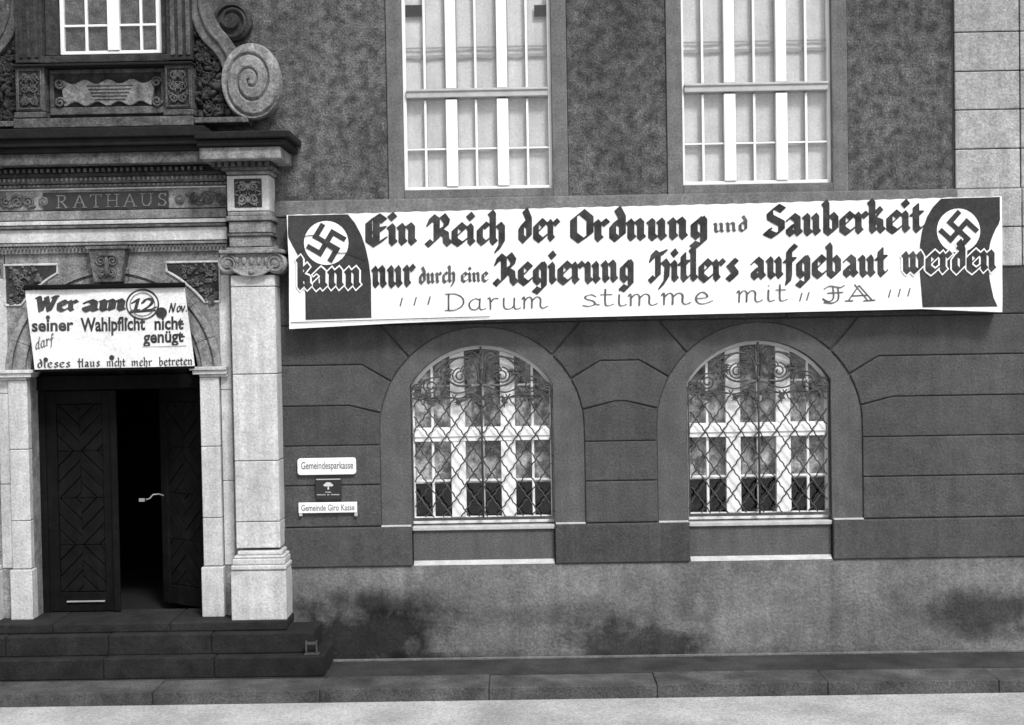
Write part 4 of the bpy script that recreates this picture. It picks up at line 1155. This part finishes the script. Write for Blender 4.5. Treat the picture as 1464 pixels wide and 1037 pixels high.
L2 = [('nur', 530, 411, 595, 410), ('Regierung', 704, 408, 906, 403), ('Hitlers', 926, 403, 1056, 401), ('aufgebaut', 1072, 399, 1270, 395)]
bw_(M_PAINT, FR, 'kann', (423, 414), (516, 412), 30, m_ban, .36, halo=.13, off=.014, wob=.015, label='painted word kann with a light outline')
for t_, x0, y0, x1, y1 in L2: bw_(M_PAINT, FR, t_, (x0, y0), (x1, y1), 31, m_ban, .36, wob=.015, label='painted word' if t_ == 'Hitlers' else 'painted word %s' % t_)
bw_(M_PAINT, FR, 'werden', (1288, 391), (1424, 388), 30, m_ban, .36, halo=.13, off=.014, wob=.015, label='painted word werden with a light outline')
bw_(M_THIN, FR, 'durch', (599, 406), (651, 404), 16, m_ban, .32, label='painted word durch')
bw_(M_THIN, FR, 'eine', (659, 404), (699, 403), 15, m_ban, .3, label='painted word eine')
for t_, x0, y0, x1, y1 in [('Darum', 636, 444, 784, 440), ('stimme', 832, 438, 1020, 434), ('mit', 1052, 432, 1126, 430)]:
    bw_(M_THIN, SCR, t_, (x0, y0), (x1, y1), 17, m_ban, .07, 30, .05, smooth=True, wob=.02, label='thin handwritten word %s' % t_)
# quote strokes and the outlined JA
m_ = []
for (x_, y_) in ((572, 432), (592, 431), (612, 430), (1143, 425), (1153, 424), (1270, 420), (1284, 419), (1298, 418)):
    m_.append([(x_+3, -(y_-6)), (x_, -(y_+5))])
def raw_polys(strokes, w, t, M, off, name, label=None):
    ps = nib_polys(strokes, w, 30, t); q = MB()
    for i, P_ in enumerate(ps):
        vv = [m_ban(a_, -b_, off+(i % 12)*.00022) for a_, b_ in P_]; q.add(vv, [tuple(range(len(vv)))])
    return bch(q.build(name, M, None, label=label))
for s_ in m_: raw_polys([s_], 1.6, 1.2, M_THIN, .003, 'painted_stroke')
ja = [[(1178, -413), (1186, -409), (1200, -411), (1206, -408)], [(1190, -410), (1191, -426), (1184, -431), (1176, -427)], [(1197, -410), (1198, -427), (1190, -433), (1178, -432)], [(1183, -419), (1204, -418)],
      [(1212, -430), (1227, -408)], [(1227, -408), (1246, -429)], [(1221, -407), (1240, -430)], [(1218, -423), (1239, -422)], [(1208, -430), (1218, -430)], [(1234, -430), (1250, -429)]]
for part, nm in ((ja[:4], 'J'), (ja[4:], 'A')): raw_polys([smooth_path(s, 4) if len(s) > 2 else s for s in part], 2.2, 1.3, M_THIN, .003, 'painted_letter', 'outlined letter %s' % nm)
raw_polys([smooth_path([(416, -461), (560, -456.5), (700, -452.5)], 30)], .9, .9, M_THIN, .009, 'seam')
# crack-like crease over the left flag
raw_polys([smooth_path([(436, -338), (452, -337), (468, -352), (482, -361), (500, -362), (522, -370)], 4)], 1.1, .8, M_PAINT, .016, 'crease')

# ------------------------------------------------------------ placard over the door
YPL = -.30
pla = thing('placard', 'white handwritten cloth placard hanging from a dark rod over the door arch', 'placard', (WX(160, 470, YPL), 0, WZ(160, 470, YPL)))
def m_pl(X, Y, o):
    q = W(X, Y, YPL); return (q[0], YPL-.008*math.sin(q[0]*6+q[1]*2)-.004*math.sin(q[1]*9)-o, q[1])
def pch(o): o.parent = pla; o.matrix_parent_inverse = Matrix.Translation(-pla.location); return o
def quadmap(s, t):  # s across, t down
    TL, TR, BL, BR = (36, 415), (263.5, 410), (50, 528), (278, 523)
    a = (TL[0]+(TR[0]-TL[0])*s, TL[1]+(TR[1]-TL[1])*s); c = (BL[0]+(BR[0]-BL[0])*s, BL[1]+(BR[1]-BL[1])*s)
    return a[0]+(c[0]-a[0])*t, a[1]+(c[1]-a[1])*t
v = []; fcs = []; nx, nz = 24, 14
for lay in (0, .012):
    for j in range(nz+1):
        for i in range(nx+1):
            X, Y = quadmap(i/nx, j/nz); v.append(m_pl(X, Y, -lay))
n1 = (nx+1)*(nz+1)
for j in range(nz):
    for i in range(nx):
        a = j*(nx+1)+i; fcs.append((a, a+1, a+nx+2, a+nx+1)); fcs.append((n1+a, n1+a+nx+1, n1+a+nx+2, n1+a+1))
ed = [i for i in range(nx+1)] + [j*(nx+1)+nx for j in range(1, nz+1)] + [nz*(nx+1)+i for i in range(nx-1, -1, -1)] + [j*(nx+1) for j in range(nz-1, 0, -1)]
for k in range(len(ed)): a, c = ed[k], ed[(k+1) % len(ed)]; fcs.append((a, a+n1, c+n1, c))
pch(MB().add(v, fcs).build('sheet', M_PCLOTH))
a, c = W(34, 411, YPL-.02), W(264, 407, YPL-.02)
rod = MB().tube([(a[0], YPL-.015, a[1]), (c[0], YPL-.015, c[1])], .026, 6); pch(rod.build('rod', M_WOODFR))
for X in (60, 240):
    a = W(X, 411-(X-34)*.017, YPL-.02); pch(MB().tube([(a[0], YPL, a[1]), (a[0], YP-.05, a[1]+.05)], .01, 5).build('rod_bracket', M_IRON))
a, c = W(50, 530, YPL), W(278, 525, YPL); pch(MB().tube([(a[0], YPL, a[1]), (c[0], YPL, c[1])], .015, 5).build('bottom_rod', M_WOODFR))
def pw_(M, font, text, *a, **k): return pch(word(None, 'painted_word', M, font, text, *a, label='painted word %s' % text, **k))
pw_(M_PAINT, FR2, 'Wer', (50, 446), (113, 444.5), 16, m_pl, .36, 30, .12, slant=.05)
pw_(M_PAINT, FR, 'am', (117, 445.5), (181, 444), 17, m_pl, .38, 30, .12, slant=.1)
def praw(strokes, w, t, M, off, name, label=None, ang=20):
    ps = nib_polys(strokes, w, ang, t); q = MB()
    for i, P_ in enumerate(ps):
        vv = [m_pl(a_, -b_, off+(i % 12)*.00022) for a_, b_ in P_]; q.add(vv, [tuple(range(len(vv)))])
    return pch(q.build(name, M, None, label=label))
praw([[(190, -433), (198, -427)], [(198, -427), (194, -443)], [(189, -444), (199, -443)]], 4.6, 1.6, M_PAINT, .004, 'painted_digit', 'digit 1')
praw([smooth_path([(204, -433), (210, -427), (218, -429), (215, -436), (203, -444)], 4), [(203, -444), (218, -442), (222, -439)]], 4.6, 1.6, M_PAINT, .004, 'painted_digit', 'digit 2')
praw([[(204+22.5*math.cos(k*PI/20), -435+21*math.sin(k*PI/20)) for k in range(41)]], 1.8, 1.8, M_PAINT, .004, 'painted_ring', 'thin ring round the number')
praw([[(204+17.5*math.cos(k*PI/16), -435+16.5*math.sin(k*PI/16)) for k in range(33)]], .9, .9, M_THIN, .007, 'painted_ring')
praw([[(186, -446.5), (222, -443.5)]], 2, 2, M_PAINT, .004, 'painted_stroke')
def pdot(x_, y_, r): 
    vv = [m_pl(x_+r*math.cos(k*PI/8), y_+r*math.sin(k*PI/8), .0085) for k in range(16)]; pch(MB().add(vv, [tuple(range(16))]).build('painted_dot', M_PAINT))
pdot(231, 447, 8)
pw_(M_PAINT, SCR, 'Nov.', (241, 446), (268, 444.5), 8.5, m_pl, .2, 40, .14, smooth=True, slant=.1)
for (t_, x0, y0, x1, y1, h_) in [('seiner', 46, 473.5, 105, 472, 17), ('Wahlpflicht', 115, 473.5, 208, 471, 19), ('nicht', 221, 471, 262, 470, 18), ('genügt', 205, 490, 262, 488, 17)]:
    pch(font_word(None, 'painted_word', M_PAINT, t_, (x0, y0), (x1, y1), h_, m_pl, .004, .03, 'painted word %s' % t_))
pw_(M_THIN, SCR, 'darf', (51, 500), (77, 491), 10, m_pl, .16, 40, .1, smooth=True)
for (t_, x0, y0, x1, y1) in [('dieses', 54, 526, 101, 525), ('Haus', 110, 525, 143, 524), ('nicht', 152, 524, 180, 523.5), ('mehr', 188, 523.5, 218, 523), ('betreten', 227, 523, 275, 521.5)]:
    pw_(M_PAINT, FR2, t_, (x0, y0), (x1, y1), 8.5, m_pl, .2, 40, .08, smooth=False)
pdot(66, 514, 3.4); pdot(160, 511, 3.8); pdot(69, 453.5, 3); pdot(181, 456, 2.6)
praw([[(204, -495.5), (266, -494)]], 1.2, .8, M_GREYW, .004, 'painted_stroke')
praw([[(256, -481), (263, -481)]], 2, 2, M_PAINT, .004, 'painted_stroke'); praw([[(255, -463.5), (262, -463)]], 2, 2, M_PAINT, .004, 'painted_stroke')

# ------------------------------------------------------------ small signs by the portal
YS = -.075
def m_s(X, Y, o): q = W(X, Y, YS); return (q[0], YS-o, q[1])
def sign(name, label, cx, cy, w, h, M, rad):
    a = W(cx, cy, YS); t = thing(name, label, 'sign', (a[0], 0, a[1]))
    hw, hh = w/2/S*.995, h/2/S*.995; pts = []
    for (sx, sz, a0) in ((1, 1, 0), (-1, 1, 90), (-1, -1, 180), (1, -1, 270)):
        for k in range(5):
            q = math.radians(a0+k*22.5); pts.append((sx*(hw-rad)+rad*math.cos(q), sz*(hh-rad)+rad*math.sin(q)))
    MB().prism(pts, YS, -.046).build('plate', M, t, .004)
    return t
def sch(o, t): o.parent = t; o.matrix_parent_inverse = Matrix.Translation(-Vector(t.location)); return o
s1 = sign('sign', 'upper white enamel sign with rounded corners reading Gemeindesparkasse', 467, 666.5, 84, 24, M_ENAMEL, .03)
sch(font_word(None, 'lettering', M_SIGNTXT, 'Gemeindesparkasse', (430.5, 670.5), (505, 669.5), 10.5, m_s, .003, .01), s1)
s2 = sign('sign', 'small square black sign with a pale tree emblem between two white signs', 469.5, 699, 37, 30, M_BLACKEN, .004)
vv = MB()
def sdisc(m_, x_, y_, rx, ry, off=.003, k=14, a0=0, a1=2*PI): m_.add([m_s(x_+rx*math.cos(a0+(a1-a0)*q/k), y_-ry*math.sin(a0+(a1-a0)*q/k), off) for q in range(k)], [tuple(range(k))])
sdisc(vv, 469.5, 692, 5.2, 3, .003); sdisc(vv, 465.5, 693.2, 3, 2, .0035); sdisc(vv, 473.5, 693.2, 3, 2, .004)
vv.add([m_s(468.7, 693, .0045), m_s(470.3, 693, .0045), m_s(470.8, 699.5, .0045), m_s(468.2, 699.5, .0045)], [(0, 1, 2, 3)])
sch(vv.build('tree_emblem', M_PALETXT), s2)
vv = MB()
for (x0, x1, y_) in ((465.5, 474, 703.4), (453.5, 466, 707), (468, 471.5, 707), (473.5, 485.5, 706.8)):
    n_ = max(2, int((x1-x0)/1.5))
    for k in range(n_):
        xa = x0+(x1-x0)*k/n_; vv.add([m_s(xa, y_-.8, .003), m_s(xa+.9, y_-.8, .003), m_s(xa+.9, y_+.8, .003), m_s(xa, y_+.8, .003)], [(0, 1, 2, 3)])
sch(vv.build('lettering', M_PALETXT), s2)
a = W(469.5, 684.8, YS); sch(MB().box(a[0]-.125, a[0]+.125, YS-.006, YS+.01, a[1]-.006, a[1]+.004).build('top_rim', M_GREYW), s2)
s3 = sign('sign', 'lower white sign with square corners reading Gemeinde Giro Kasse', 468.5, 725.5, 84, 15, M_ENAMEL, .004)
sch(font_word(None, 'lettering', M_SIGNTXT, 'Gemeinde Giro Kasse', (430.5, 730), (507, 729), 8.5, m_s, .003, .01), s3)
for x_ in (429.5, 508.5):
    a = W(x_, 734.5, YS); sch(MB().box(a[0]-.015, a[0]+.018, YS+.004, YS+.02, a[1]-.025, a[1]+.02).build('bracket', M_GREYW, None, .003), s3)
